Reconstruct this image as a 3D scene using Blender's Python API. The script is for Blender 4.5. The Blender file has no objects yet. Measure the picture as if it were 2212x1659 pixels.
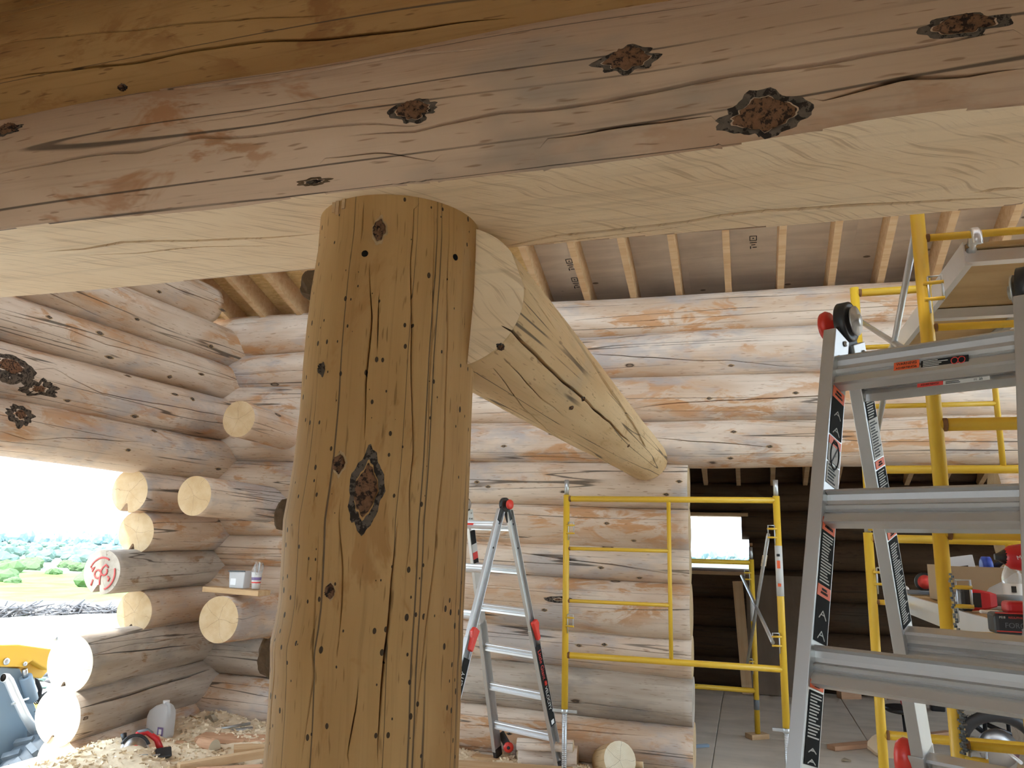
import bpy, bmesh, math, random
import numpy as np
from mathutils import Vector, Matrix
SC = bpy.context.scene
COL = SC.collection
random.seed(7)
# ------------------------------------------------------------------ camera
W, H, FPX = 2212.0, 1659.0, 1661.0
YAW, PITCH, ROLL = map(math.radians, (16.9, 11.63, 1.4))
CAM = np.array([0.0, 0.0, 1.6])
def _axes():
    f = np.array([-math.sin(YAW)*math.cos(PITCH), math.cos(YAW)*math.cos(PITCH), math.sin(PITCH)])
    r = np.array([math.cos(YAW), math.sin(YAW), 0.0]); u = np.cross(r, f)
    c, s = math.cos(ROLL), math.sin(ROLL)
    return c*r+s*u, -s*r+c*u, f
CR, CU, CF = _axes()
def proj(P):
    d = np.asarray(P, float)-CAM; z = d @ CF
    return W/2+FPX*(d @ CR)/z, H/2-FPX*(d @ CU)/z
def at(x, y, **k):            # point of the place seen at a photo pixel, on the plane X=, Y= or Z=
    d = CF+CR*(x-W/2)/FPX-CU*(y-H/2)/FPX
    a, v = list(k.items())[0]; i = 'XYZ'.index(a)
    return CAM+d*((v-CAM[i])/d[i])
cd = bpy.data.cameras.new('camera'); cam = bpy.data.objects.new('camera', cd); COL.objects.link(cam)
cd.sensor_width = 36.0; cd.lens = 36.0*FPX/W; cd.clip_start = 0.02; cd.clip_end = 5000
cam.matrix_world = Matrix(((CR[0], CU[0], -CF[0], CAM[0]), (CR[1], CU[1], -CF[1], CAM[1]), (CR[2], CU[2], -CF[2], CAM[2]), (0, 0, 0, 1)))
SC.camera = cam
# ------------------------------------------------------------------ sky, sun, exposure
wd = bpy.data.worlds.new('sky'); SC.world = wd; wd.use_nodes = True
wn = wd.node_tree; bg = wn.nodes['Background']
bg.inputs[0].default_value = (0.68, 0.84, 1.0, 1); bg.inputs[1].default_value = 3.3
sl = bpy.data.lights.new('sun', 'SUN'); sun = bpy.data.objects.new('sun', sl); COL.objects.link(sun)
sl.energy = 4.5; sl.angle = math.radians(3.0); sl.color = (1.0, 0.95, 0.88)
_sd = Vector((-math.sin(math.radians(22))*math.cos(math.radians(60)), -math.cos(math.radians(22))*math.cos(math.radians(60)), math.sin(math.radians(60))))
sun.rotation_euler = _sd.to_track_quat('Z', 'Y').to_euler(); sun.location = (-20, -20, 30)
SC.view_settings.view_transform = 'Standard'; SC.view_settings.look = 'None'
SC.view_settings.exposure = 0.92; SC.view_settings.gamma = 1.0; SC.view_settings.use_curve_mapping = False
SC.cycles.use_denoising = True
SC.cycles.max_bounces = 8; SC.cycles.diffuse_bounces = 5; SC.cycles.glossy_bounces = 2; SC.cycles.transparent_max_bounces = 12
SC.cycles.sample_clamp_indirect = 8.0
SC.cycles.use_adaptive_sampling = True; SC.cycles.adaptive_threshold = 0.10; SC.cycles.adaptive_min_samples = 12
# ------------------------------------------------------------------ node helpers and materials
MAT = {}
class NT:
    def __init__(s, name, rough=0.7, metal=0.0, spec=0.3):
        s.m = bpy.data.materials.new(name); s.m.use_nodes = True; s.t = s.m.node_tree
        s.b = s.t.nodes['Principled BSDF']; MAT[name] = s.m
        s.b.inputs['Roughness'].default_value = rough; s.b.inputs['Metallic'].default_value = metal
        s.b.inputs['Specular IOR Level'].default_value = spec
    def n(s, typ, **kw):
        nd = s.t.nodes.new(typ)
        for k, v in kw.items(): setattr(nd, k, v)
        return nd
    def link(s, a, b): s.t.links.new(a, b)
    def put(s, sock, v):
        if isinstance(v, bpy.types.NodeSocket): s.link(v, sock)
        elif isinstance(v, (tuple, list)) and len(v) == 3 and sock.type == 'RGBA': sock.default_value = (*v, 1)
        else: sock.default_value = v
    def math(s, op, a, b=0.0, c=None, clamp=False):
        nd = s.n('ShaderNodeMath', operation=op); nd.use_clamp = clamp
        s.put(nd.inputs[0], a); s.put(nd.inputs[1], b)
        if c is not None: s.put(nd.inputs[2], c)
        return nd.outputs[0]
    def vec(s, x, y, z=0.0):
        nd = s.n('ShaderNodeCombineXYZ')
        for i, v in enumerate((x, y, z)): s.put(nd.inputs[i], v)
        return nd.outputs[0]
    def noise(s, vec, scale=1.0, detail=4.0, rough=0.55, dist=0.0):
        nd = s.n('ShaderNodeTexNoise'); s.put(nd.inputs['Vector'], vec)
        nd.inputs['Scale'].default_value = scale; nd.inputs['Detail'].default_value = detail
        nd.inputs['Roughness'].default_value = rough; nd.inputs['Distortion'].default_value = dist
        return nd.outputs['Fac']
    def ss(s, x, lo, hi):      # smoothstep
        nd = s.n('ShaderNodeMapRange', interpolation_type='SMOOTHSTEP'); s.put(nd.inputs[0], x)
        s.put(nd.inputs[1], lo); s.put(nd.inputs[2], hi)
        return nd.outputs[0]
    def mix(s, f, a, b, mode='MIX'):
        nd = s.n('ShaderNodeMix', data_type='RGBA', blend_type=mode)
        s.put(nd.inputs[0], f); s.put(nd.inputs[6], a); s.put(nd.inputs[7], b)
        return nd.outputs[2]
    def bump(s, h, strength=0.4, dist=0.004):
        nd = s.n('ShaderNodeBump'); nd.inputs['Strength'].default_value = strength; nd.inputs['Distance'].default_value = dist
        s.link(h, nd.inputs['Height']); s.link(nd.outputs[0], s.b.inputs['Normal'])
    def color(s, c): s.put(s.b.inputs['Base Color'], c)

def log_mat(name, pale, mid, orange, grey, orange_amt=0.5, grey_amt=0.35, knots=0.45, worm=0.0, fine=1.0, scale=1.0, hair=(0.22, 7.0)):
    t = NT(name, 0.72, 0, 0.25)
    uv = t.n('ShaderNodeUVMap').outputs[0]; sep = t.n('ShaderNodeSeparateXYZ'); t.link(uv, sep.inputs[0])
    rnd = t.n('ShaderNodeObjectInfo').outputs['Random']
    u = t.math('ADD', sep.outputs[0], t.math('MULTIPLY', rnd, 61.0)); v = t.math('ADD', sep.outputs[1], t.math('MULTIPLY', rnd, 23.0))
    def co(a, b): return t.vec(t.math('MULTIPLY', u, a*scale), t.math('MULTIPLY', v, b*scale), rnd)
    n1 = t.noise(co(0.8, 4.0), 1.0, 3, 0.6)
    col = t.mix(t.ss(n1, 0.35, 0.68), pale, mid)
    g1 = t.noise(co(1.1, 3.0), 1.0, 2, 0.6)
    n2 = t.noise(co(2.6, 7.0), 1.0, 5, 0.68, 0.6)
    # inner bark left on in orange rags
    om = t.math('MULTIPLY', t.ss(n2, 0.60-0.12*orange_amt, 0.68-0.10*orange_amt), t.ss(g1, 0.40, 0.62))
    col = t.mix(t.math('MULTIPLY', om, 0.80), col, orange)
    n3 = t.noise(t.vec(t.math('MULTIPLY', u, 1.3*scale), t.math('MULTIPLY', v, 2.6*scale), 7.3), 1.0, 4, 0.65)
    col = t.mix(t.math('MULTIPLY', t.ss(n3, 0.62-0.2*grey_amt, 0.78-0.2*grey_amt), 0.75), col, grey)
    # thin drawknife and grain marks
    gr = t.noise(co(2.5, 90.0), 1.0, 2, 0.6)
    col = t.mix(t.math('MULTIPLY', t.ss(gr, 0.5, 0.9), 0.5*fine), col, tuple(c*0.55 for c in mid))
    dk = t.noise(co(13.0, 110.0), 1.0, 1, 0.5)
    col = t.mix(t.math('MULTIPLY', t.ss(dk, 0.66, 0.74), 0.55*fine), col, tuple(c*0.45 for c in orange))
    # hair checks along the grain
    cn = t.noise(co(*hair), 1.0, 2, 0.45)
    line = t.math('SUBTRACT', 1.0, t.ss(t.math('ABSOLUTE', t.math('SUBTRACT', cn, 0.5)), 0.003, 0.009))
    lm = t.math('MULTIPLY', line, t.ss(g1, 0.36, 0.5))
    col = t.mix(t.math('MULTIPLY', lm, 0.8), col, (0.05, 0.035, 0.025))
    # knots
    vo = t.n('ShaderNodeTexVoronoi', feature='F1'); t.put(vo.inputs['Vector'], co(2.1, 4.4)); vo.inputs['Scale'].default_value = 1.0
    sc = t.n('ShaderNodeSeparateColor'); t.link(vo.outputs['Color'], sc.inputs[0])
    kd = t.math('DIVIDE', t.math('ADD', vo.outputs['Distance'], t.math('MULTIPLY', t.math('SUBTRACT', dk, 0.5), 0.05)), t.math('ADD', 0.5, sc.outputs[1]))
    on = t.math('LESS_THAN', sc.outputs[0], knots)
    k1 = t.math('MULTIPLY', t.math('SUBTRACT', 1.0, t.ss(kd, 0.045, 0.10)), on)
    col = t.mix(t.math('MULTIPLY', k1, 0.75), col, (0.13, 0.075, 0.04))
    k2 = t.math('MULTIPLY', t.math('SUBTRACT', 1.0, t.ss(t.math('ABSOLUTE', t.math('SUBTRACT', kd, 0.055)), 0.006, 0.018)), on)
    col = t.mix(t.math('MULTIPLY', k2, 0.8), col, (0.04, 0.025, 0.018))
    hgt = t.math('SUBTRACT', t.math('SUBTRACT', t.math('MULTIPLY', gr, 0.5), lm), t.math('MULTIPLY', k2, 0.7))
    if worm:
        vw = t.n('ShaderNodeTexVoronoi', feature='F1'); t.put(vw.inputs['Vector'], co(27.0, 44.0)); vw.inputs['Scale'].default_value = 1.0
        sw = t.n('ShaderNodeSeparateColor'); t.link(vw.outputs['Color'], sw.inputs[0])
        hole = t.math('MULTIPLY', t.math('LESS_THAN', vw.outputs['Distance'], t.math('MULTIPLY_ADD', sw.outputs[1], 0.15, 0.07)), t.math('LESS_THAN', sw.outputs[0], worm))
        col = t.mix(t.math('MULTIPLY', hole, 0.92), col, (0.02, 0.012, 0.008)); hgt = t.math('SUBTRACT', hgt, hole)
    t.color(col); t.bump(hgt, 0.5, 0.003)
    return t.m
log_mat('wall_log', (0.71, 0.58, 0.46), (0.54, 0.38, 0.26), (0.51, 0.24, 0.085), (0.41, 0.375, 0.36), 1.05, 0.62)
log_mat('weathered_log', (0.52, 0.44, 0.36), (0.35, 0.27, 0.20), (0.30, 0.17, 0.08), (0.28, 0.25, 0.22), 0.35, 0.7)
log_mat('beam_log', (0.62, 0.44, 0.31), (0.47, 0.315, 0.205), (0.37, 0.16, 0.06), (0.31, 0.25, 0.20), 0.5, 0.4, 0.10, scale=0.8)
log_mat('amber_log', (0.36, 0.20, 0.07), (0.29, 0.14, 0.04), (0.20, 0.075, 0.02), (0.22, 0.14, 0.07), 0.8, 0.15, 0.2)
log_mat('column_log', (0.50, 0.30, 0.125), (0.40, 0.22, 0.078), (0.34, 0.165, 0.05), (0.44, 0.31, 0.18), 0.15, 0.25, 0.0, worm=0.62, hair=(0.08, 11.0))
log_mat('tie_log', (0.68, 0.50, 0.29), (0.58, 0.39, 0.20), (0.45, 0.27, 0.12), (0.50, 0.38, 0.24), 0.15, 0.2, 0.12)
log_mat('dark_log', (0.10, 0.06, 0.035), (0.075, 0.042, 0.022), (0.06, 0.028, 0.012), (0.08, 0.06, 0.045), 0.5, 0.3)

def end_mat(name, c1, c2, crack=0.6):
    t = NT(name, 0.8, 0, 0.2)
    uv = t.n('ShaderNodeUVMap').outputs[0]; rnd = t.n('ShaderNodeObjectInfo').outputs['Random']
    sep = t.n('ShaderNodeSeparateXYZ'); t.link(uv, sep.inputs[0])
    x, y = sep.outputs[0], sep.outputs[1]
    r = t.math('SQRT', t.math('ADD', t.math('MULTIPLY', x, x), t.math('MULTIPLY', y, y)))
    nz = t.noise(t.vec(x, y, t.math('MULTIPLY', rnd, 50.0)), 9.0, 4, 0.6)
    rings = t.math('SINE', t.math('MULTIPLY', t.math('ADD', r, t.math('MULTIPLY', nz, 0.02)), 620.0))
    col = t.mix(t.ss(nz, 0.3, 0.7), c1, c2)
    col = t.mix(t.math('MULTIPLY', t.math('MULTIPLY_ADD', rings, 0.5, 0.5), 0.22), col, tuple(c*0.5 for c in c2))
    a = t.math('ARCTAN2', y, x)
    w = t.math('ADD', t.math('MULTIPLY', a, 2.5), t.math('MULTIPLY', t.noise(t.vec(x, y, rnd), 7.0, 3), 2.6))
    ln = t.math('ABSOLUTE', t.math('SINE', t.math('ADD', w, t.math('MULTIPLY', rnd, 9.0))))
    lm = t.math('MULTIPLY', t.math('SUBTRACT', 1.0, t.ss(t.math('MULTIPLY', ln, r), 0.0012, 0.0032)), t.ss(t.noise(t.vec(t.math('MULTIPLY', a, 2.0), rnd, 0), 1.5, 1), 0.34, 0.46))
    col = t.mix(t.math('MULTIPLY', lm, crack), col, (0.10, 0.06, 0.03))
    t.color(col); t.bump(nz, 0.3, 0.003); return t.m
end_mat('log_end', (0.62, 0.45, 0.27), (0.53, 0.36, 0.19))
end_mat('fresh_end', (0.80, 0.72, 0.55), (0.74, 0.63, 0.44))
end_mat('weathered_end', (0.52, 0.45, 0.37), (0.40, 0.33, 0.26))

def sawn_mat(name, c1, c2, ang=0.9, amt=0.35):       # chain-sawn flat: slanted saw strokes
    t = NT(name, 0.75, 0, 0.2)
    uv = t.n('ShaderNodeUVMap').outputs[0]; sep = t.n('ShaderNodeSeparateXYZ'); t.link(uv, sep.inputs[0])
    u, v = sep.outputs[0], sep.outputs[1]
    big = t.noise(t.vec(t.math('MULTIPLY', u, 1.2), t.math('MULTIPLY', v, 3.0), 0), 1.0, 4)
    bend = t.math('MULTIPLY', t.noise(t.vec(u, t.math('MULTIPLY', v, 2), 0), 1.4, 2), 0.22)
    p = t.math('ADD', t.math('ADD', t.math('MULTIPLY', u, ang), v), bend)
    q = t.math('SUBTRACT', t.math('MULTIPLY', v, ang), u)
    st = t.noise(t.vec(t.math('MULTIPLY', p, 75.0), t.math('MULTIPLY', q, 3.0), 0), 1.0, 3, 0.6)
    col = t.mix(t.ss(big, 0.3, 0.7), c1, c2)
    col = t.mix(t.math('MULTIPLY', t.ss(st, 0.53, 0.66), amt), col, (c2[0]*0.58, c2[1]*0.50, c2[2]*0.42))
    gr = t.noise(t.vec(t.math('MULTIPLY', u, 1.0), t.math('MULTIPLY', v, 26.0), 3), 1.0, 4, 0.6, 0.5)
    col = t.mix(t.math('MULTIPLY', t.ss(gr, 0.52, 0.66), 0.22), col, tuple(c*0.6 for c in c2))
    t.color(col); t.bump(t.math('ADD', st, gr), 0.5, 0.004); return t.m
sawn_mat('sawn_face', (0.92, 0.75, 0.53), (0.84, 0.65, 0.43), 0.8, 0.5)

def board_mat(name, c1, c2, grain=14.0, osb=False, specks=0.0):
    t = NT(name, 0.75, 0, 0.2)
    tc = t.n('ShaderNodeTexCoord').outputs['Object']; sep = t.n('ShaderNodeSeparateXYZ'); t.link(tc, sep.inputs[0])
    rnd = t.n('ShaderNodeObjectInfo').outputs['Random']
    x, y, z = sep.outputs
    if osb:
        vo = t.n('ShaderNodeTexVoronoi', feature='F1'); t.put(vo.inputs['Vector'], t.vec(t.math('MULTIPLY', x, 22), t.math('MULTIPLY', y, 55), t.math('MULTIPLY', z, 30)))
        vo.inputs['Scale'].default_value = 1.0
        sc = t.n('ShaderNodeSeparateColor'); t.link(vo.outputs['Color'], sc.inputs[0])
        col = t.mix(sc.outputs[0], c1, c2)
        n = t.noise(tc, 40.0, 3); col = t.mix(t.math('MULTIPLY', n, 0.4), col, tuple(c*0.6 for c in c2))
        t.color(col); t.bump(sc.outputs[1], 0.3, 0.003); return t.m
    g = t.noise(t.vec(t.math('ADD', t.math('MULTIPLY', x, 1.1), t.math('MULTIPLY', rnd, 40)), t.math('MULTIPLY', y, grain), t.math('MULTIPLY', z, grain)), 1.0, 5, 0.6, 0.8)
    col = t.mix(t.ss(g, 0.3, 0.7), c1, c2)
    b = t.noise(tc, 2.2, 4); col = t.mix(t.math('MULTIPLY', t.ss(b, 0.45, 0.7), 0.4), col, tuple(c*0.7 for c in c2))
    if specks:
        vo = t.n('ShaderNodeTexVoronoi', feature='F1'); t.put(vo.inputs['Vector'], t.vec(t.math('MULTIPLY', x, 3.2), t.math('MULTIPLY', y, 7.0), rnd)); vo.inputs['Scale'].default_value = 1.0
        sc = t.n('ShaderNodeSeparateColor'); t.link(vo.outputs['Color'], sc.inputs[0])
        k = t.math('MULTIPLY', t.math('SUBTRACT', 1.0, t.ss(vo.outputs['Distance'], 0.07, 0.10)), t.math('LESS_THAN', sc.outputs[0], specks))
        col = t.mix(t.math('MULTIPLY', k, 0.8), col, (0.08, 0.05, 0.03))
    t.color(col); t.bump(g, 0.25, 0.002); return t.m
board_mat('plywood_grey', (0.68, 0.58, 0.47), (0.56, 0.47, 0.38), 10, specks=0.6)
board_mat('plywood_warm', (0.50, 0.35, 0.18), (0.42, 0.28, 0.13), 8, specks=0.2)
board_mat('osb', (0.78, 0.57, 0.28), (0.60, 0.40, 0.17), osb=True)
board_mat('lumber', (0.62, 0.43, 0.25), (0.52, 0.33, 0.17), 22)
board_mat('lumber_red', (0.60, 0.36, 0.22), (0.50, 0.28, 0.16), 16)
board_mat('subfloor', (0.70, 0.62, 0.52), (0.60, 0.53, 0.44), 5)
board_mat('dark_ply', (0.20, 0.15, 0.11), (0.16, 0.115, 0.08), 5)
board_mat('cardboard', (0.46, 0.33, 0.20), (0.42, 0.30, 0.18), 2)

def plain(name, col, rough=0.5, metal=0.0, spec=0.4, var=0.12, scale=6.0, bump=0.0, dark=None, dscale=30.0, dlo=0.62):
    t = NT(name, rough, metal, spec)
    tc = t.n('ShaderNodeTexCoord').outputs['Object']
    n = t.noise(tc, scale, 4, 0.6)
    c = t.mix(n, tuple(min(1, x*(1+var)) for x in col), tuple(x*(1-var) for x in col))
    if dark:
        d = t.noise(tc, dscale, 5, 0.65); c = t.mix(t.ss(d, dlo, dlo+0.05), c, dark)
    t.color(c)
    if bump: t.bump(n, 0.4, bump)
    return t.m
plain('alu', (0.60, 0.60, 0.59), 0.40, 0.75, 0.5, 0.10, 3.0)
plain('alu_bright', (0.78, 0.80, 0.82), 0.35, 0.6, 0.5, 0.08, 5.0)
plain('galvanised', (0.55, 0.57, 0.58), 0.40, 0.85, 0.5, 0.15, 25.0)
plain('scaffold_yellow', (0.74, 0.46, 0.035), 0.42, 0, 0.5, 0.10, 4.0, dark=(0.20, 0.09, 0.03), dscale=14.0, dlo=0.70)
plain('scaffold_rust', (0.22, 0.11, 0.05), 0.8, 0, 0.2, 0.4, 60.0)
plain('red_plastic', (0.72, 0.045, 0.03), 0.35, 0, 0.5, 0.06)
plain('tool_red', (0.55, 0.015, 0.02), 0.35, 0, 0.5, 0.06)
plain('black_plastic', (0.020, 0.020, 0.022), 0.42, 0, 0.5, 0.2)
plain('black_metal', (0.015, 0.015, 0.017), 0.4, 0.2, 0.5, 0.2)
plain('grey_plastic', (0.16, 0.17, 0.18), 0.5, 0, 0.4)
plain('steel', (0.50, 0.50, 0.50), 0.35, 1.0)
plain('dark_steel', (0.10, 0.085, 0.07), 0.5, 0.7, 0.5, 0.4, 60)
plain('white_plastic', (0.80, 0.80, 0.79), 0.4, 0, 0.4, 0.04)
plain('paper_white', (0.82, 0.83, 0.85), 0.8, 0, 0.2, 0.04)
plain('sticker_black', (0.025, 0.025, 0.025), 0.85, 0, 0.08, 0.2)
plain('sticker_orange', (0.80, 0.13, 0.04), 0.5, 0, 0.4, 0.05)
plain('sticker_white', (0.62, 0.61, 0.58), 0.85, 0, 0.08, 0.05)
plain('sticker_red', (0.70, 0.06, 0.05), 0.5, 0, 0.4, 0.05)
plain('ink', (0.03, 0.03, 0.03), 0.6, 0, 0.2)
plain('print_white', (0.80, 0.80, 0.78), 0.6, 0, 0.2, 0.03)
plain('blue_plastic', (0.03, 0.08, 0.45), 0.4, 0, 0.5)
plain('purple_print', (0.20, 0.14, 0.30), 0.6, 0, 0.3)
plain('spray_red', (0.55, 0.10, 0.09), 0.7, 0, 0.2, 0.2, 40)
plain('knot_rim', (0.11, 0.085, 0.065), 0.85, 0, 0.15, 0.75, 38, bump=0.010, dark=(.03, .022, .018), dscale=55, dlo=.5)
plain('knot_core', (0.17, 0.085, 0.045), 0.85, 0, 0.2, 0.8, 70, bump=0.010, dark=(.035, .02, .014), dscale=70, dlo=.52)
plain('knot_grey', (0.20, 0.145, 0.105), 0.85, 0, 0.2, 0.6, 60, bump=0.006, dark=(.05, .035, .025), dscale=110, dlo=.5)
plain('knot_pale', (0.42, 0.28, 0.15), 0.8, 0, 0.2, 0.4, 40, bump=0.004)
plain('bark', (0.13, 0.085, 0.05), 0.9, 0, 0.15, 0.5, 50, bump=0.01)
plain('hole', (0.010, 0.008, 0.006), 0.9, 0, 0.1)
plain('machine_blue', (0.20, 0.27, 0.34), 0.4, 0, 0.5, 0.1, 2)
plain('machine_yellow', (0.75, 0.44, 0.04), 0.4, 0, 0.5, 0.08, 2)
plain('tyre', (0.11, 0.13, 0.15), 0.8, 0, 0.3, 0.25, 12, bump=0.004)
plain('rubber', (0.03, 0.03, 0.032), 0.7, 0, 0.3)
plain('sawdust', (0.70, 0.57, 0.40), 0.95, 0, 0.1, 0.18, 25, bump=0.01)
plain('chips', (0.74, 0.61, 0.43), 0.9, 0, 0.1, 0.2, 9)
def glassy(name, col, rough, trans, alpha=1.0):
    t = NT(name, rough, 0, 0.5); t.color(col); t.b.inputs['Transmission Weight'].default_value = trans
    t.b.inputs['Alpha'].default_value = alpha; t.b.inputs['IOR'].default_value = 1.3
    n = t.noise(t.n('ShaderNodeTexCoord').outputs['Object'], 20.0); t.bump(n, 0.1, 0.002)
glassy('clear_plastic', (0.93, 0.95, 0.96), 0.12, 0.75, 0.45)
glassy('cloudy_plastic', (0.78, 0.79, 0.80), 0.35, 0.35, 0.8)

# ------------------------------------------------------------------ objects and mesh helpers
ORG = {}
def empty(name, loc=(0, 0, 0), parent=None):
    o = bpy.data.objects.new(name, None); o.empty_display_size = 0.1; COL.objects.link(o)
    base = ORG[parent.name] if parent else Vector((0, 0, 0))
    o.location = Vector(loc)-base; ORG[o.name] = Vector(loc)
    if parent: o.parent = parent
    return o
def tag(o, label=None, cat=None, group=None, kind=None):
    if label: o['label'] = label
    if cat: o['category'] = cat
    if group: o['group'] = group
    if kind: o['kind'] = kind
    return o
def thing(name, label, cat, loc, group=None):
    return tag(empty(name, loc), label, cat, group)
class MB:
    def __init__(s): s.v = []; s.f = []; s.mi = []; s.sm = []
    def add(s, vs, fs, mi=0, smooth=False):
        o = len(s.v); s.v += [tuple(map(float, p)) for p in vs]
        for f in fs: s.f.append(tuple(i+o for i in f)); s.mi.append(mi); s.sm.append(smooth)
        return s
    def hexa(s, P, mi=0):     # 8 corners: bottom 4 ccw, top 4
        return s.add(P, [(0, 3, 2, 1), (4, 5, 6, 7), (0, 1, 5, 4), (1, 2, 6, 5), (2, 3, 7, 6), (3, 0, 4, 7)], mi)
    def box(s, c, size, ax=None, mi=0):
        c = np.array(c, float); h = np.array(size, float)/2
        A = np.eye(3) if ax is None else np.array(ax, float)
        P = [c+A[0]*h[0]*i+A[1]*h[1]*j+A[2]*h[2]*k for k in (-1, 1) for i, j in ((-1, -1), (1, -1), (1, 1), (-1, 1))]
        return s.hexa(P, mi)
    def bar(s, a, b, w, h, up=(0, 0, 1), mi=0):   # rectangular bar a to b
        A = frame(a, b, up); L = np.linalg.norm(np.array(b, float)-np.array(a, float))
        return s.box((np.array(a, float)+np.array(b, float))/2, (L, w, h), A, mi)
    def loft(s, rings, mi=0, smooth=False, cap=True, close=True):
        n = len(rings[0]); vs = [p for r in rings for p in r]; fs = []
        for i in range(len(rings)-1):
            for j in range(n if close else n-1):
                a, b = i*n+j, i*n+(j+1) % n
                fs.append((a, b, b+n, a+n))
        s.add(vs, fs, mi, smooth)
        if cap:
            o = len(s.v)-len(vs)
            s.f.append(tuple(o+j for j in range(n-1, -1, -1))); s.mi.append(mi); s.sm.append(False)
            s.f.append(tuple(o+(len(rings)-1)*n+j for j in range(n))); s.mi.append(mi); s.sm.append(False)
        return s
    def tube(s, pts, r, n=12, mi=0, cap=True):
        P = [np.array(p, float) for p in pts]; rings = []; up = None
        for i, p in enumerate(P):
            d = (P[min(i+1, len(P)-1)]-P[max(i-1, 0)]); d = d/np.linalg.norm(d)
            if up is None:
                up = np.array((0, 0, 1.0)) if abs(d[2]) < .9 else np.array((1.0, 0, 0))
            x = np.cross(up, d); x /= np.linalg.norm(x); y = np.cross(d, x); up = y
            rr = r[i] if hasattr(r, '__len__') else r
            rings.append([p+x*rr*math.cos(t)+y*rr*math.sin(t) for t in np.linspace(0, 2*math.pi, n, endpoint=False)])
        return s.loft(rings, mi, True, cap)
    def lathe(s, prof, c, ax=None, n=24, mi=0, cap=True):   # prof [(r, h)], axis = ax[2]
        A = np.eye(3) if ax is None else np.array(ax, float); c = np.array(c, float)
        rings = [[c+A[0]*r*math.cos(t)+A[1]*r*math.sin(t)+A[2]*h for t in np.linspace(0, 2*math.pi, n, endpoint=False)] for r, h in prof]
        return s.loft(rings, mi, True, cap)
    def prism(s, poly, c, ax, depth, mi=0):        # 2-D polygon in ax[0], ax[1], extruded along ax[2]
        A = np.array(ax, float); c = np.array(c, float)
        R = [[c+A[0]*x+A[1]*y+A[2]*d for x, y in poly] for d in (-depth/2, depth/2)]
        return s.loft(R, mi)
    def build(s, name, mats, parent=None, bevel=0.0, label=None, loc=None):
        if not isinstance(mats, (list, tuple)): mats = [mats]
        o0 = ORG[parent.name] if parent else Vector(loc if loc is not None else (0, 0, 0))
        me = bpy.data.meshes.new(name)
        me.from_pydata([(p[0]-o0.x, p[1]-o0.y, p[2]-o0.z) for p in s.v], [], s.f)
        for m in mats: me.materials.append(MAT[m])
        me.polygons.foreach_set('material_index', s.mi); me.polygons.foreach_set('use_smooth', s.sm)
        bm = bmesh.new(); bm.from_mesh(me); bmesh.ops.recalc_face_normals(bm, faces=bm.faces); bm.to_mesh(me); bm.free()
        me.update()
        o = bpy.data.objects.new(name, me); COL.objects.link(o)
        if parent: o.parent = parent
        elif loc is not None: o.location = loc
        ORG[o.name] = o0.copy()
        if bevel:
            b = o.modifiers.new('bevel', 'BEVEL'); b.width = bevel; b.segments = 2; b.limit_method = 'ANGLE'
        if label: o['label'] = label
        return o
def frame(a, b, up=(0, 0, 1)):
    d = np.array(b, float)-np.array(a, float); d /= np.linalg.norm(d); up = np.array(up, float)
    if abs(d @ up)/np.linalg.norm(up) > .97: up = np.array((1.0, 0, 0)) if abs(d[0]) < .9 else np.array((0, 1.0, 0))
    y = np.cross(up, d); y /= np.linalg.norm(y); z = np.cross(d, y)
    return np.array([d, y, z])
def unit(v): v = np.array(v, float); return v/np.linalg.norm(v)
def text_mesh(name, body, size, pos, xdir, ydir, mat, parent, align='CENTER', thick=0.0004, sx=1.0):
    cu = bpy.data.curves.new('t', 'FONT'); cu.body = body; cu.size = size; cu.align_x = align; cu.align_y = 'CENTER'; cu.extrude = thick
    to = bpy.data.objects.new('t', cu); COL.objects.link(to)
    dg = bpy.context.evaluated_depsgraph_get(); me = bpy.data.meshes.new_from_object(to.evaluated_get(dg))
    bpy.data.objects.remove(to)
    x = unit(xdir); y = unit(np.array(ydir, float)-x*(x @ np.array(ydir, float))); z = np.cross(x, y); o0 = np.array(ORG[parent.name])
    for v in me.vertices:
        p = np.array(pos, float)+x*v.co.x*sx+y*v.co.y+z*v.co.z-o0; v.co = p
    me.materials.clear(); me.materials.append(MAT[mat]); me.name = name
    o = bpy.data.objects.new(name, me); COL.objects.link(o); o.parent = parent; ORG[o.name] = ORG[parent.name].copy()
    return o

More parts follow.
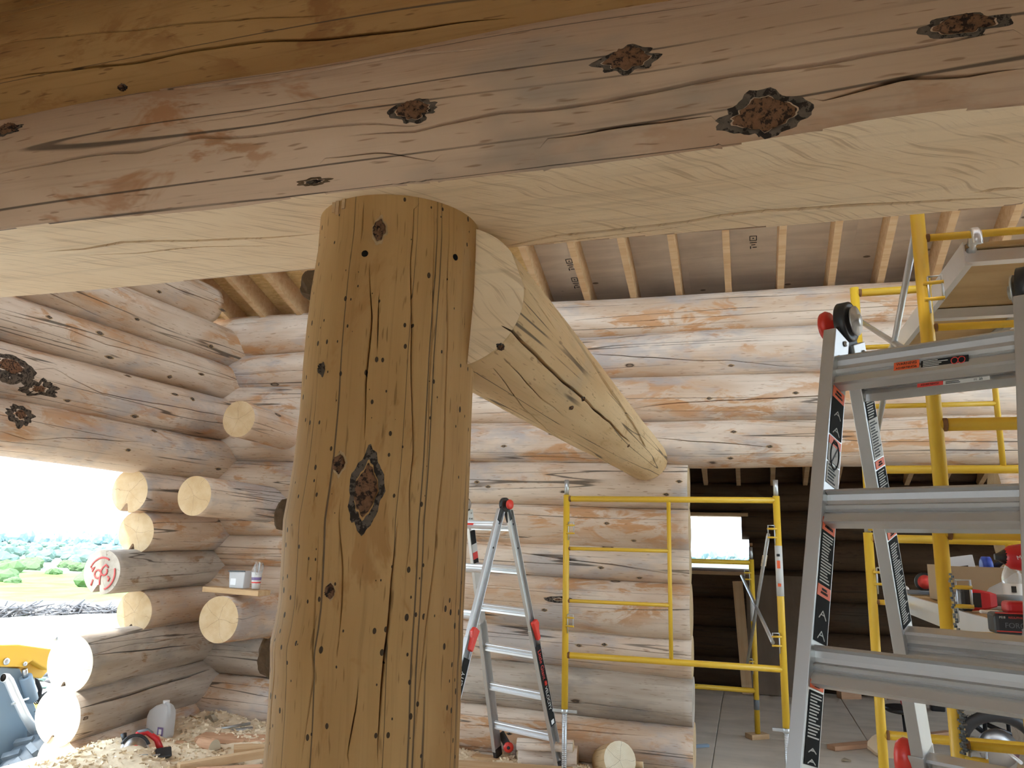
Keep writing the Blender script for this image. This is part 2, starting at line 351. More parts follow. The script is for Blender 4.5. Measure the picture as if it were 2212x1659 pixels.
# ------------------------------------------------------------------ logs
SURF = {}
class Log: pass
def make_log(name, p0, p1, r0, r1, mats, seed, front, parent=None, cracks=(), nrand=2, wob=0.010, rough=0.012, step=0.06, nt=44,
             flats=(), prof=None, bumps=(), label=None, crack_w=0.004, crack_d=0.03, top=False, notch=0.0, squash=1.0):
    """one peeled log: wavering radius, drying checks cut in as grooves; cracks = [([(s, th)...], width, depth)] or pixel paths"""
    rng = np.random.RandomState(seed)
    p0 = np.array(p0, float); p1 = np.array(p1, float); L = np.linalg.norm(p1-p0); x = (p1-p0)/L
    n = np.array(front, float); n = n-x*(n @ x); n /= np.linalg.norm(n); b = np.cross(x, n)
    wv = [(rng.uniform(.5, 3.2), rng.randint(0, 4), rng.uniform(0, 6.28), rng.uniform(.3, 1)) for _ in range(9)]
    wc = [(rng.uniform(.5, 1.8), rng.uniform(0, 6.28), rng.uniform(.4, 1)) for _ in range(4)]
    def rad(s, th):
        if prof: r = np.interp(s, [q[0] for q in prof], [q[1] for q in prof])
        else: r = r0+(r1-r0)*s/L
        d = 0
        for k, m, ph, a in wv: d = d+a*np.sin(k*s*2+m*th+ph)/(1+.25*k)
        r = r*(1+rough*d)
        for (bs, bt, amp, ls, lt) in bumps:
            dt = (th-bt+np.pi) % (2*np.pi)-np.pi
            r = r+amp*np.exp(-((s-bs)/ls)**2-(dt/lt)**2)
        return r
    def off(s):
        a = sum(w[2]*np.sin(w[0]*s+w[1]) for w in wc[:2]); c = sum(w[2]*np.sin(w[0]*s+w[1]) for w in wc[2:])
        a, c = wob*a, wob*c
        if prof and len(prof[0]) > 2:
            a = a+np.interp(s, [q[0] for q in prof], [q[2] for q in prof]); c = c+np.interp(s, [q[0] for q in prof], [q[3] for q in prof])
        return a, c
    def plane(s, th, dr=0.0):
        r = rad(s, th)-dr; a = r*np.cos(th); c = r*np.sin(th)*squash; flag = np.zeros(np.shape(a), bool)
        oa, oc = off(s); a = a+oa; c = c+oc
        for fa, fd in flats:
            e = a*math.cos(fa)+c*math.sin(fa); ex = np.maximum(e-fd, 0)
            flag = flag | (ex > 0.0005)
            if dr is not 0.0: pass
            a = a-ex*math.cos(fa); c = c-ex*math.sin(fa)
        return a, c, flag
    def surf(s, th, h=0.0):
        a, c, _ = plane(np.asarray(s, float), np.asarray(th, float))
        return p0+np.multiply.outer(np.asarray(s, float), x)+np.multiply.outer(a+h*np.cos(th), n)+np.multiply.outer(c+h*np.sin(th), b)
    S = np.linspace(0, L, 400); T = np.linspace(-np.pi, np.pi, 181)
    def find(px, py):
        SS, TT = np.meshgrid(S, T, indexing='ij'); P = surf(SS, TT).reshape(-1, 3)
        nr = (np.multiply.outer(np.cos(TT), n)+np.multiply.outer(np.sin(TT), b)).reshape(-1, 3)
        X, Y = proj(P); face = (((P-CAM)*nr).sum(1) < 0) | plane(SS, TT)[2].reshape(-1); ok = (((P-CAM) @ CF) > .1) & face
        d = np.where(ok, (X-px)**2+(Y-py)**2, 1e12); i = int(np.argmin(d)); return S[i//181], T[i % 181]
    cr = []
    for path, cw, cdp in cracks:
        if path[0][0] > 60 or max(q[0] for q in path) > 60: path = [find(*q) for q in path]
        path = sorted(path); cr.append((np.array([q[0] for q in path]), np.array([q[1] for q in path]), cw, cdp))
    for k in range(nrand):
        t0 = (-1.15+2.3*(k+rng.uniform(.15, .85))/max(nrand, 1)); s0 = rng.uniform(-.3, .45)*L; s1 = s0+rng.uniform(.35, .9)*L
        ss = np.linspace(s0, s1, 6); tt = t0+np.cumsum(rng.uniform(-.09, .09, 6))
        cr.append((ss, tt, crack_w*rng.uniform(.6, 1.3), crack_d))
    if notch: cr.append((np.array([-1, L+1]), np.array([notch, notch]), .075, .075))
    cr.sort(key=lambda q: q[1].mean())
    ns = max(3, int(L/step)+1); sv = np.linspace(0, L, ns); rm = max(r0, r1)
    paths = []
    for (ss, tt, cw, cdp) in cr:
        th = np.interp(sv, ss, tt); act = (sv >= ss[0]) & (sv <= ss[-1]); sp = max(ss[-1]-ss[0], 1e-3)
        e = np.clip(np.minimum(sv-ss[0], ss[-1]-sv)/min(.3, sp*.35), 0, 1)**.6; e = np.where(act, e, 0)
        if len(ss) > 2 and cw < .03: th = th+e*.012*np.sin(sv*9+seed)+e*.006*np.sin(sv*23+seed*2)
        paths.append([th, e, cw, cdp])
    gap = .045
    for _ in range(4):
        for k in range(1, len(paths)):
            bad = paths[k][0]-paths[k-1][0]-gap; m = bad < 0
            w = np.where(paths[k-1][1] > paths[k][1], 1.0, np.where(paths[k-1][1] < paths[k][1], 0.0, .5))
            paths[k][0] = np.where(m, paths[k][0]-bad*w, paths[k][0]); paths[k-1][0] = np.where(m, paths[k-1][0]+bad*(1-w), paths[k-1][0])
    cols = []; dr = []
    marks = [-np.pi*np.ones(ns)]+[p[0] for p in paths]+[np.pi*np.ones(ns)]
    for k in range(len(marks)-1):
        lo, hi = marks[k], marks[k+1]
        if k > 0:
            p = paths[k-1]; wd_ = np.maximum(p[2]/rm*.5*np.maximum(p[1], .05), .0006)
            e_ = .0025/rm; cols += [lo-wd_-e_, lo-wd_, lo-wd_*.45, lo, lo+wd_*.45, lo+wd_, lo+wd_+e_]; dr += [0*lo, .0004*p[1], p[1]*p[3]*.9, p[1]*p[3], p[1]*p[3]*.9, .0004*p[1], 0*lo]; lo = lo+wd_+e_
        else: cols.append(lo); dr.append(0*lo)
        if k < len(paths): hi = hi-np.maximum(paths[k][2]/rm*.5*np.maximum(paths[k][1], .05), .0006)-.0025/rm
        m = max(1, int(round(nt*float(np.mean(hi-lo))/6.283)))
        for q in range(1, m): cols.append(lo+(hi-lo)*q/m); dr.append(0*lo)
    cols.append(np.pi*np.ones(ns)); dr.append(np.zeros(ns))
    TH = np.array(cols).T; DR = np.array(dr).T; SV = np.repeat(sv[:, None], TH.shape[1], 1); nc = TH.shape[1]
    a, c, flag = plane(SV, TH); rr = np.hypot(a, c); k = np.clip(1-np.where(flag, 0, DR)/np.maximum(rr, 1e-4), .05, 1); a = a*k; c = c*k
    for fa, fd in flats: a = a-np.where(flag, DR, 0)*math.cos(fa); c = c-np.where(flag, DR, 0)*math.sin(fa)
    P = p0+SV[..., None]*x+a[..., None]*n+c[..., None]*b
    base = ORG[parent.name] if parent else Vector(p0); P = P-np.array(base)
    V = P.reshape(-1, 3); I = np.arange(ns*nc).reshape(ns, nc)
    F = np.stack([I[:-1, :-1], I[:-1, 1:], I[1:, 1:], I[1:, :-1]], -1).reshape(-1, 4)
    fl = (flag[:-1, :-1] & flag[:-1, 1:] & flag[1:, 1:] & flag[1:, :-1]).reshape(-1)
    n0 = len(V); oa, oc = off(np.array([0.0, L]))
    cen = np.array([p0+oa[i]*n+oc[i]*b+(0 if i == 0 else L)*x for i in (0, 1)])-np.array(base)
    V = np.vstack([V, cen]); tri = []
    for j in range(nc-1):
        tri.append((n0, I[0, j+1], I[0, j])); tri.append((n0+1, I[-1, j], I[-1, j+1]))
    me = bpy.data.meshes.new(name); me.from_pydata(V.tolist(), [], F.tolist()+[tuple(map(int, t)) for t in tri])
    for m in mats: me.materials.append(MAT[m])
    mi = np.concatenate([np.where(fl, min(2, len(mats)-1), 0), np.full(len(tri), 1)]).astype(np.int32)
    me.polygons.foreach_set('material_index', mi); me.polygons.foreach_set('use_smooth', np.concatenate([~fl, np.zeros(len(tri), bool)]))
    uvl = me.uv_layers.new(name='UVMap'); U = SV.reshape(-1); Vv = (TH*rm).reshape(-1)
    fu = np.where(fl[:, None], U[F], U[F]); fv = np.where(fl[:, None], (c.reshape(-1))[F]+(a.reshape(-1))[F], Vv[F])
    AA = a.reshape(-1); CC = c.reshape(-1); tu = []
    for t in tri:
        i = 0 if t[0] == n0 else 1
        tu += [0, 0]
        for q in t[1:]: tu += [AA[q]-oa[i], CC[q]-oc[i]]
    uvl.data.foreach_set('uv', np.concatenate([np.stack([fu, fv], -1).reshape(-1), np.array(tu)]).astype(np.float32))
    me.update(); o = bpy.data.objects.new(name, me); COL.objects.link(o)
    if parent: o.parent = parent
    else: o.location = p0
    ORG[o.name] = Vector(base)
    if label: o['label'] = label
    lg = Log(); lg.o, lg.surf, lg.find, lg.L, lg.rm, lg.x, lg.n, lg.b = o, surf, find, L, rm, x, n, b
    return lg
def knot(lg, px=None, st=None, ls=.08, lt=.05, core=.45, seed=1, hgt=.008, mats=('knot_rim', 'knot_core'), rag=.22, lens=True):
    s0, t0 = lg.find(*px) if px else st
    rng = np.random.RandomState(seed); nth = 48; rings = [1.0, .85, .68, core*1.12, core, core*.6, 0.2]
    ph = [(rng.randint(2, 17), rng.uniform(0, 6.28), rng.uniform(.3, 1)) for _ in range(8)]
    mb = MB(); R = []
    for ri, q in enumerate(rings):
        row = []
        for j in range(nth):
            t = 2*math.pi*j/nth; w = 1+rag*sum(1.6*a/(1+.22*m)*math.sin(m*t+p) for m, p, a in ph)/3*(1 if q > core else .4)
            ct, sn = math.cos(t), math.sin(t)
            if lens and q > core: w *= 1/(abs(ct)**1.2+abs(sn)**1.2+.15)**.6*1.05
            a = ls if q > core else (ls*.55+lt*.45)*1.0
            bq = lt if q > core else lt
            h = -.002 if ri == 0 else (.0015 if ri < 3 else (-.001 if ri == 3 else hgt*(.8+.5*rng.rand())))
            row.append(lg.surf(s0+a*q*w*ct, t0+bq/lg.rm*q*w*sn, h))
        R.append(row)
    mb.loft(R[:4], 0, True, cap=False); mb.loft(R[3:], 1, True, cap=False)
    mb.add(R[-1], [tuple(range(nth))], 1)
    return mb.build('knot', list(mats), lg.o)
# ================================================================== the setting
FZ = 0.03
def structure(name, loc=(0, 0, 0)): return tag(empty(name, loc), kind='structure')
WM = ['wall_log', 'log_end']; GM = ['weathered_log', 'weathered_end']
# ---- back wall: eleven courses; the lower seven stop at the doorway, then resume beyond it
wall_back = structure('wall_back', (-2, 6.1, 0))
ZR = [3.555, 3.265, 2.899, 2.557, 2.223, 1.892, 1.589, 1.331, 0.962, 0.678, 0.351, 0.0]     # joints at X = -1.25
ZL = [3.641, 3.277, 2.943, 2.578, 2.271, 1.934, 1.612, 1.344, 1.012, 0.766, 0.421, 0.03]    # joints at X = -4.0
def zz(i, X):
    t = (X+1.25)/(-2.75); t = min(max(t, -1.2), 1.2); return ZR[i]+(ZL[i]-ZR[i])*t
DOOR0, DOOR1 = -0.41, 1.66
for i in range(11):
    full = i < 4
    for (xa, xb) in ([(-5.2, 6.0)] if full else [(-5.2, DOOR0), (DOOR1, 6.0)]):
        za = (zz(i, xa)+zz(i+1, xa))/2; zb = (zz(i, xb)+zz(i+1, xb))/2
        ra = (zz(i, xa)-zz(i+1, xa))/2*1.05; rb = (zz(i, xb)-zz(i+1, xb))/2*1.05
        rs = [max(.135, ra), max(.135, rb)]
        mats = GM if i in (9,) else WM
        cr = []
        if full or xa < 0:
            spec = {1: [[(1265, 765), (1340, 768), (1500, 780), (1580, 778), (1680, 790), (1790, 797)]],
                    2: [[(1350, 885), (1440, 872), (1530, 866), (1640, 862), (1700, 858), (1790, 853), (1850, 840)]],
                    3: [[(1395, 945), (1480, 951), (1560, 957), (1680, 968)], [(1025, 978), (1130, 984), (1260, 988)], [(1500, 912), (1700, 920), (1900, 926)]],
                    4: [[(1030, 1022), (1200, 1020), (1300, 1010)]],
                    6: [[(1095, 1190), (1200, 1206), (1310, 1218), (1400, 1232), (1488, 1245)]],
                    9: [[(1010, 1505), (1150, 1512), (1300, 1522), (1485, 1545)]],
                    10: [[(1000, 1566), (1120, 1573), (1250, 1578), (1400, 1590)]]}
            cr = [(p, .007, .04) for p in spec.get(i, [])]
        lg = make_log('log', (xa, 6.1, za), (xb, 6.1, zb), rs[0], rs[1], mats, 100+i*7+int(xa > 0), (0, -1, 0), wall_back, cr,
                      nrand=2 if xa < 0 else 1, squash=1.04, rough=.016)
        if i == 2 and full:
            for q in ((1165, 845),): pass
        kl = {1: [(1580, 790), (1290, 800)], 2: [(1530, 861), (1716, 848), (1160, 845)], 3: [(1190, 938), (1090, 963), (1585, 933), (1665, 964), (1580, 990)],
              4: [(1030, 1042), (1055, 1052), (1440, 1068), (1467, 1040)], 5: [(1310, 1130), (1370, 1168)], 6: [(1298, 1226), (1380, 1248)],
              7: [(1205, 1295), (1177, 1318)], 8: [(1250, 1394), (1304, 1392)], 10: [(1100, 1585)]}.get(i, [])
        if full or xa < 0:
            for j, q in enumerate(kl):
                big = q == (1205, 1295)
                knot(lg, q, ls=.15 if big else .030, lt=.028 if big else .015, core=.25 if big else .6, seed=i*9+j, hgt=.004, mats=('knot_rim', 'knot_core') if big else ('knot_pale', 'knot_grey'))
# ---- left wall: long logs over the opening, cut logs beside it
wall_left = structure('wall_left', (-4.62, 5, 0))
XLW = -4.63
LJ = [(3.86, 3.70), (3.499, 3.40), (3.139, 3.08), (2.83, 2.77), (2.451, 2.415), (2.105, 2.035)]   # joint z at Y = 6 and at Y = 3.55
LJ = [(4.58, 4.42), (4.22, 4.06)]+LJ
def lz(j, Y): return LJ[j][0]+(LJ[j][1]-LJ[j][0])*(6-Y)/2.45
def roof_z(Y): return 3.60-.336*(Y-6)
for j in range(len(LJ)-1):
    y1 = 6.25; y0 = -2.0; m0 = (lz(j, 5)+lz(j+1, 5))/2
    y1 = min(y1, 6+(3.60-(m0+.1))/.336)
    za = (lz(j, 3.5)+lz(j+1, 3.5))/2; zb = (lz(j, y1)+lz(j+1, y1))/2
    r = (lz(j, 5)-lz(j+1, 5))/2*1.07
    cr = {4: [([(0, 675), (150, 712), (230, 745), (330, 770), (430, 800), (515, 825)], .006, .03)],
          5: [([(70, 800), (120, 795), (160, 820), (220, 850), (330, 870), (490, 900)], .006, .03)],
          6: [([(0, 930), (60, 950), (150, 945), (300, 955)], .005, .025)],
          3: [([(30, 597), (120, 640), (230, 690), (330, 727), (430, 770)], .005, .03)],
          2: [([(310, 590), (380, 622), (470, 655), (530, 690)], .006, .03)]}.get(j, [])
    bm_ = [(9.0-3.6-.05 if False else 5.62, 0.25, .075, .22, .5)] if j == 5 else ([(5.7, .35, .03, .2, .5)] if j == 6 else [])
    lg = make_log('log', (XLW, y0, za+(za-zb)*(3.5-y0)/2.5*0.15), (XLW, y1, zb), r*1.0, r*1.0, WM, 300+j, (1, 0, 0), wall_left, cr, nrand=2, bumps=bm_, rough=.018)
    kl = {3: [(297, 690), (455, 748)], 4: [(104, 686), (215, 720), (235, 771), (365, 813), (435, 808)], 5: [(148, 866), (290, 898), (378, 852), (415, 862), (276, 812)],
          6: [(275, 972), (333, 932), (470, 1013)], 2: [(345, 630), (268, 606), (495, 674)]}.get(j, [])
    for q, p in enumerate(kl): knot(lg, p, ls=.036+.012*(q % 3), lt=.016+.006*(q % 2), core=.6, seed=j*11+q, hgt=.005, mats=('knot_pale', 'knot_grey'))
    if j == 5:
        knot(lg, (25, 790), ls=.22, lt=.10, core=.35, seed=5, hgt=.012); knot(lg, (85, 840), ls=.20, lt=.07, core=.3, seed=6, hgt=.004, rag=.5)
    if j == 6: knot(lg, (45, 895), ls=.13, lt=.085, core=.3, seed=8, hgt=.012, rag=.5)
ends = [  # z, r, Y of the cut end, material set, crack paths (s along from the cut end, th)
    (1.925, .168, 4.96, ['wall_log', 'log_end'], True), (1.60, .165, 5.07, ['wall_log', 'log_end'], True), (1.30, .165, 4.78, ['weathered_log', 'weathered_end'], True),
    (1.00, .165, 5.16, ['wall_log', 'log_end'], True), (0.69, .198, 4.58, ['weathered_log', 'fresh_end'], True), (0.345, .196, 4.56, ['weathered_log', 'fresh_end'], True),
    (0.045, .17, 4.58, ['wall_log', 'fresh_end'], False)]
ecr = {2: [([(270, 1252), (350, 1245), (420, 1240), (495, 1230)], .008, .05)], 4: [([(205, 1415), (300, 1405), (420, 1392)], .010, .06)],
       5: [([(180, 1530), (260, 1505), (350, 1478), (450, 1447)], .022, .06)], 0: [([(320, 1097), (380, 1100), (440, 1100)], .008, .05), ([(0.0, -2.25), (.2, -2.25), (.4, -2.2)], .06, .14)]}
for j, (z, r, y, mats, nt_) in enumerate(ends):
    lg = make_log('log', (XLW+.02, y, z), (XLW, 6.2, z+.02), r, r*.97, mats, 420+j, (1, 0, 0), wall_left, ecr.get(j, []), nrand=1, notch=1.75 if nt_ else 0, rough=.012)
    if j == 2: # painted number on the weathered end
        c = np.array([XLW+.02, y-.004, z]); X_, Z_ = np.array([1.0, 0, 0]), np.array([0, 0, 1.0])
        def stroke(pts, w=.0075):
            m = MB(); m.tube([c+X_*a+Z_*b_ for a, b_ in pts], w, 6); m.v = [(p[0], c[1]+(p[1]-c[1])*.25, p[2]) for p in m.v]
            m.build('paint_stroke', 'spray_red', lg.o)
        arc = lambda cx, cz, rr, a0, a1, n=12: [(cx+rr*math.cos(math.radians(a0+(a1-a0)*k/n)), cz+rr*math.sin(math.radians(a0+(a1-a0)*k/n))) for k in range(n+1)]
        stroke(arc(-.035, -.005, .030, 30, 390)+[(-.012, -.05), (-.006, -.085)])
        stroke([(.055, .045), (.030, .065), (.006, .045)]+arc(.02, .015, .028, 150, 400))
        stroke(arc(0, 0, .115, 60, 160)); stroke(arc(0, 0, .12, -70, 20)); stroke([(-.10, .03), (-.07, .045), (-.09, .01)]); stroke([(-.085, -.09), (-.075, -.045)]); stroke([(.055, -.02), (.075, -.03), (.065, -.055)])
# ---- stubs of a crossing wall that stick out of the back wall
wall_cross = structure('wall_cross', (-3.92, 6, 0))
for j, (X, z, r, y) in enumerate([(-3.90, 2.535, .150, 5.27), (-4.02, 1.89, .152, 4.97), (-3.95, .965, .176, 5.32)]):
    cr = {1: [([(470, 1060), (540, 1068), (600, 1072)], .006, .04)]}.get(j, [])
    make_log('log', (X, y, z), (X, 6.2, z-.02), r, r*1.03, ['wall_log', 'log_end'], 500+j, (0.6, 0, -.3), wall_cross, cr, nrand=1)
# ---- small room beyond the doorway
wall_far = structure('wall_far', (0, 9.6, 0))
YF = 9.7; WX0, WX1, WZ0, WZ1 = -1.5, 0.03, 1.30, 1.97
zc = [0.0+.34*k for k in range(9)]
for k in range(8):
    z0 = zc[k]; z = z0+.17
    if z0+.17 > WZ0-.05 and z0+.17 < WZ1+.05: segs = [(-4.0, WX0), (WX1 if z < 1.7 else WX1-.08, 5.0)]
    else: segs = [(-4.0, 5.0)]
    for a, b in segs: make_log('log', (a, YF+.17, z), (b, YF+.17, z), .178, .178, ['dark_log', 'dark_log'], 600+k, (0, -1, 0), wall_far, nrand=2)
window_1 = structure('window_1', (WX0, YF, WZ0))
for (a, b) in (((WX0, YF+.17, WZ0-.0), (WX1+.02, YF+.17, WZ0)), ((WX0, YF+.17, WZ1+.02), (WX1, YF+.17, WZ1+.02)), ((WX1+.02, YF+.17, WZ0), (WX1+.02, YF+.17, 1.66))):
    MB().bar(a, b, .30, .04).build('window_frame', 'lumber', window_1)
MB().box((1.2+1.3, YF+.30, 1.4), (4.9, .02, 2.8)).build('backing_panel', 'dark_ply', wall_far); MB().box((-2.75, YF+.30, 1.4), (2.5, .02, 2.8)).build('backing_panel', 'dark_ply', wall_far)  # panels added behind the logs to block light lines in the gaps
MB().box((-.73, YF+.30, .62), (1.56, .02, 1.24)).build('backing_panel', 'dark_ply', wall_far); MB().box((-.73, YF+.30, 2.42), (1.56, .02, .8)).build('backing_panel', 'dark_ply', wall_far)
for nm, X in (('wall_room_left', -4.1), ('wall_room_right', 5.1)):
    w = structure(nm, (X, 8, 0))
    for k in range(8):
        for ya, yb in ([(6.2, 9.9)] if X < 0 or k > 5 else [(6.2, 6.5), (9.4, 9.9)]): make_log('log', (X, ya, .17+.34*k), (X, yb, .17+.34*k), .178, .178, ['dark_log', 'dark_log'], 640+k, (1 if X < 0 else -1, 0, 0), w, nrand=1, step=.2, nt=24)  # gap left low in the unseen right wall to light the room's floor
# ---- floor
floor = structure('floor', (0, 3, 0))
rng = random.Random(3)
MB().box((1.2, 3.5, -.06), (12.4, 14.2, .10)).build('floor_base', 'subfloor', floor)
for a in range(-4, 7):
    for b in range(-3, 9):
        x0, y0 = a*1.22-.3, b*1.22
        if x0 < -4.75 or y0 > 9.3: continue
        z = FZ-.012+rng.uniform(-.002, .002)
        MB().box((x0+.61, y0+.61, z), (1.214, 1.214, .024)).build('floor_panel', 'subfloor', floor, bevel=.002)
# ---- roof: rafters and sheathing falling away toward the back wall
ceiling = structure('ceiling', (0, 4, 4))
SL = .336; rdir = unit((0, 1, -SL)); rup = unit((0, SL, 1))
RX = [-1.575, -1.195, -.815, -.45, -.065, .325, .69, 1.035]
for k in range(1, 13): RX.append(-1.575-.385*k)
for k in range(1, 22): RX.append(1.035+.37*k)
RX = [x for x in RX if -5.25 < x < 5.7]
rmesh = None
for x in RX:
    a = np.array((x, 1.2, roof_z(1.2))); b = np.array((x, 10.6, roof_z(10.6)))
    if rmesh is None:
        m = MB().bar(a+rup*.095, b+rup*.095, .05, .19, rup); ob = m.build('rafter', 'lumber', ceiling); rmesh = ob; x0r = x
    else:
        ob = rmesh.copy(); COL.objects.link(ob); ob.location.x += x-x0r
sy = np.linspace(1.0, 10.7, 9)
for k in range(8):
    for c in range(5):
        xa = max(-5.25, -5.25+2.44*c-(1.22 if k % 2 else 0)); xb = -5.25+2.44*(c+1)-(1.22 if k % 2 else 0)-.0006
        p = np.array(((xa+xb)/2, (sy[k]+sy[k+1])/2, roof_z((sy[k]+sy[k+1])/2)))+rup*.20
        MB().box(p, (xb-xa, (sy[k+1]-sy[k])/rdir[1]-.0008, .018), (np.array((1.0, 0, 0)), rdir, rup)).build('sheathing_panel', 'osb' if (xa+xb)/2 < -2.6 else 'plywood_grey', ceiling)
# grade stamps on the plywood
for (px, py) in ((1228, 560), (1627, 510), (1240, 600)):
    d = CF+CR*(px-W/2)/FPX-CU*(py-H/2)/FPX
    p0r = np.array((0, 6, roof_z(6)))+rup*.189; tt = ((p0r-CAM) @ rup)/(d @ rup); c = CAM+d*tt
    m = MB()
    for (u, v, w, h) in ((0, 0, .05, .006), (0, .05, .05, .006), (-.024, .025, .006, .05), (.024, .025, .006, .05), (0, .025, .012, .012), (0, .075, .05, .008), (0, .10, .03, .008), (-.02, .13, .008, .03), (.01, .13, .03, .008)):
        m.box(c+np.array((1.0, 0, 0))*u+rdir*v-rup*.001, (w, h, .001), (np.array((1.0, 0, 0)), rdir, rup))
    o = m.build('grade_stamp', 'ink', ceiling)
# unseen deck added over the camera to block the sky
deck = structure('sky_block_deck', (0, -1, 3.5))
for k in range(8):
    MB().box((-4.2+k*1.6, -.6, 3.72), (1.594, 5.0, .03)).build('sky_block_panel', 'plywood_grey', deck)
for k in range(12): MB().box((-4.6+k*1.0, -.6, 3.60), (.09, 5.0, .2)).build('sky_block_joist', 'lumber', deck)

# ================================================================== heavy timbers in the foreground
BY, BZ = 1.812, 2.45
# lower beam: round log with its underside sawn flat
HB = .185
beam = make_log('carrying_beam', (-3.6, BY+.0, BZ+HB-.010), (3.4, BY-.0, BZ+HB+.0), .305, .30, ['beam_log', 'log_end', 'sawn_face'], 11, (0, -1, 0),
    cracks=[([(0, 378), (150, 340), (300, 329), (430, 300), (560, 287), (700, 275), (800, 266), (905, 272)], .007, .05),
            ([(770, 287), (890, 290), (960, 270), (1100, 243), (1300, 220), (1500, 185), (1660, 150), (1750, 135), (1980, 98), (2200, 64)], .008, .05),
            ([(1180, 297), (1330, 280), (1450, 262), (1540, 250)], .005, .04), ([(1760, 214), (1860, 190), (1950, 170), (2080, 160), (2205, 151)], .007, .05),
            ([(0, 240), (200, 212), (420, 188), (600, 165), (760, 140), (900, 120), (1050, 104)], .012, .05),
            ([(1045, 540), (1130, 527), (1200, 512), (1300, 500), (1400, 489), (1480, 480), (1560, 469), (1660, 454), (1800, 446), (2000, 436), (2200, 422)], .020, .06), ([(1130, 538), (1260, 517), (1400, 500), (1480, 488)], .010, .04), ([(2108, 413), (2150, 414), (2205, 407)], .022, .05), ([(100, 546), (180, 535), (260, 524), (400, 521), (560, 514), (690, 506)], .015, .045), ([(180, 552), (300, 545), (450, 536), (600, 530)], .007, .03), ([(420, 262), (560, 240), (720, 232), (840, 215)], .003, .02), ([(700, 345), (820, 338), (950, 350)], .003, .02)],
    nrand=0, step=.02, nt=150, flats=[(math.pi/2, HB)], rough=.022, wob=.004,
    bumps=[(3.6-1.05, .95, .02, .14, .35), (3.6-.93, .25, .012, .12, .3), (3.6+.1, .1, .015, .2, .4), (3.6+.35, .45, .02, .2, .4)])
tag(beam.o, 'big peeled log beam with a flat sawn underside resting on the column', 'beam')
for i, (p, ls, lt) in enumerate([((892, 238), .075, .035), ((1350, 133), .085, .042), ((1645, 245), .11, .055), ((18, 280), .06, .03), ((2075, 52), .10, .03)]):
    knot(beam, p, ls=ls, lt=lt, core=.55, seed=30+i, hgt=.012, rag=.35)
knot(beam, (680, 391), ls=.06, lt=.012, core=.4, seed=44, hgt=.008, mats=('bark', 'knot_rim'), rag=.5)
# second beam log on top of it, and one more
beam2 = make_log('upper_beam_log', (-3.6, BY-.01, BZ+HB+.375), (3.4, BY-.01, BZ+HB+.375), .295, .285, ['amber_log', 'log_end'], 15, (0, -1, 0),
    cracks=[([(0, 168), (250, 140), (500, 95), (800, 72), (1100, 35)], .006, .04), ([(0, 95), (300, 60), (700, 30)], .004, .03)], nrand=1, step=.03, nt=90, rough=.012)
tag(beam2.o, 'amber stained log lying on top of the big sawn beam', 'beam')
knot(beam2, (268, 189), ls=.02, lt=.012, core=.6, seed=3); knot(beam2, (1168, 77), ls=.025, lt=.012, core=.7, seed=4)
# column
CP = [(0.0, .245, -.930, 1.815), (.6, .238, -.915, 1.816), (1.066, .232, -.905, 1.818), (1.20, .232, -.905, 1.818), (1.30, .233, -.907, 1.817), (1.349, .236, -.908, 1.816), (1.40, .231, -.905, 1.817), (1.45, .229, -.903, 1.818), (1.56, .230, -.903, 1.818),
      (1.64, .231, -.904, 1.817), (1.72, .227, -.900, 1.82), (1.79, .224, -.897, 1.821), (1.91, .221, -.895, 1.822), (2.04, .222, -.895, 1.822), (2.14, .223, -.893, 1.823), (2.24, .223, -.89, 1.824), (2.35, .218, -.887, 1.826), (2.452, .216, -.889, 1.825)]
fdir = unit((.44, -.9, 0)); xup = np.array((0, 0, 1.0)); bdir = np.cross(xup, fdir); c0 = np.array((-.93, 1.815))
prof = [(z-FZ if z > 0 else 0, r, (np.array((x, y))-c0) @ fdir[:2], (np.array((x, y))-c0) @ bdir[:2]) for z, r, x, y in CP]
colm = make_log('log_column', (-.93, 1.815, FZ), (-.93, 1.815, BZ+.006), .23, .22, ['column_log', 'log_end'], 21, fdir,
    cracks=[([(897, 440), (888, 560), (888, 650), (884, 760), (893, 900), (893, 975), (888, 1060), (885, 1150), (875, 1240)], .006, .04),
            ([(858, 1130), (845, 1250), (835, 1360), (825, 1480), (812, 1640)], .008, .05), ([(800, 570), (798, 680), (793, 830), (790, 950)], .004, .03),
            ([(970, 450), (968, 600), (965, 800), (960, 1000), (945, 1150), (925, 1300), (905, 1500), (893, 1640)], .004, .03), ([(690, 1150), (680, 1300), (672, 1450), (655, 1640)], .004, .03),
            ([(735, 1080), (738, 1230), (730, 1400)], .003, .02), ([(820, 640), (812, 760)], .003, .02), ([(595, 1400), (588, 1520), (580, 1640)], .004, .03), ([(770, 1480), (760, 1560), (745, 1650)], .003, .02),
            ([(783, 440), (780, 520)], .003, .02), ([(940, 460), (938, 640), (930, 860), (915, 1100)], .003, .02)],
    nrand=0, step=.015, nt=150, prof=prof, rough=.004, wob=0.0)
tag(colm.o, 'thick peeled log column full of worm holes under the beam', 'column')
kn = [((822, 497), .045, .025, .6, ('knot_pale', 'knot_core')), ((792, 1062), .115, .048, .5, ('knot_rim', 'knot_core')), ((735, 1003), .035, .022, .6, ('knot_pale', 'knot_core')), ((712, 1277), .024, .014, .7, ('knot_pale', 'knot_core')),
      ((698, 796), .022, .010, .7, ('knot_rim', 'knot_rim'))]
for i, (p, a, b, c, m) in enumerate(kn): knot(colm, p, ls=a, lt=b, core=c, seed=50+i, hgt=.010, mats=m)
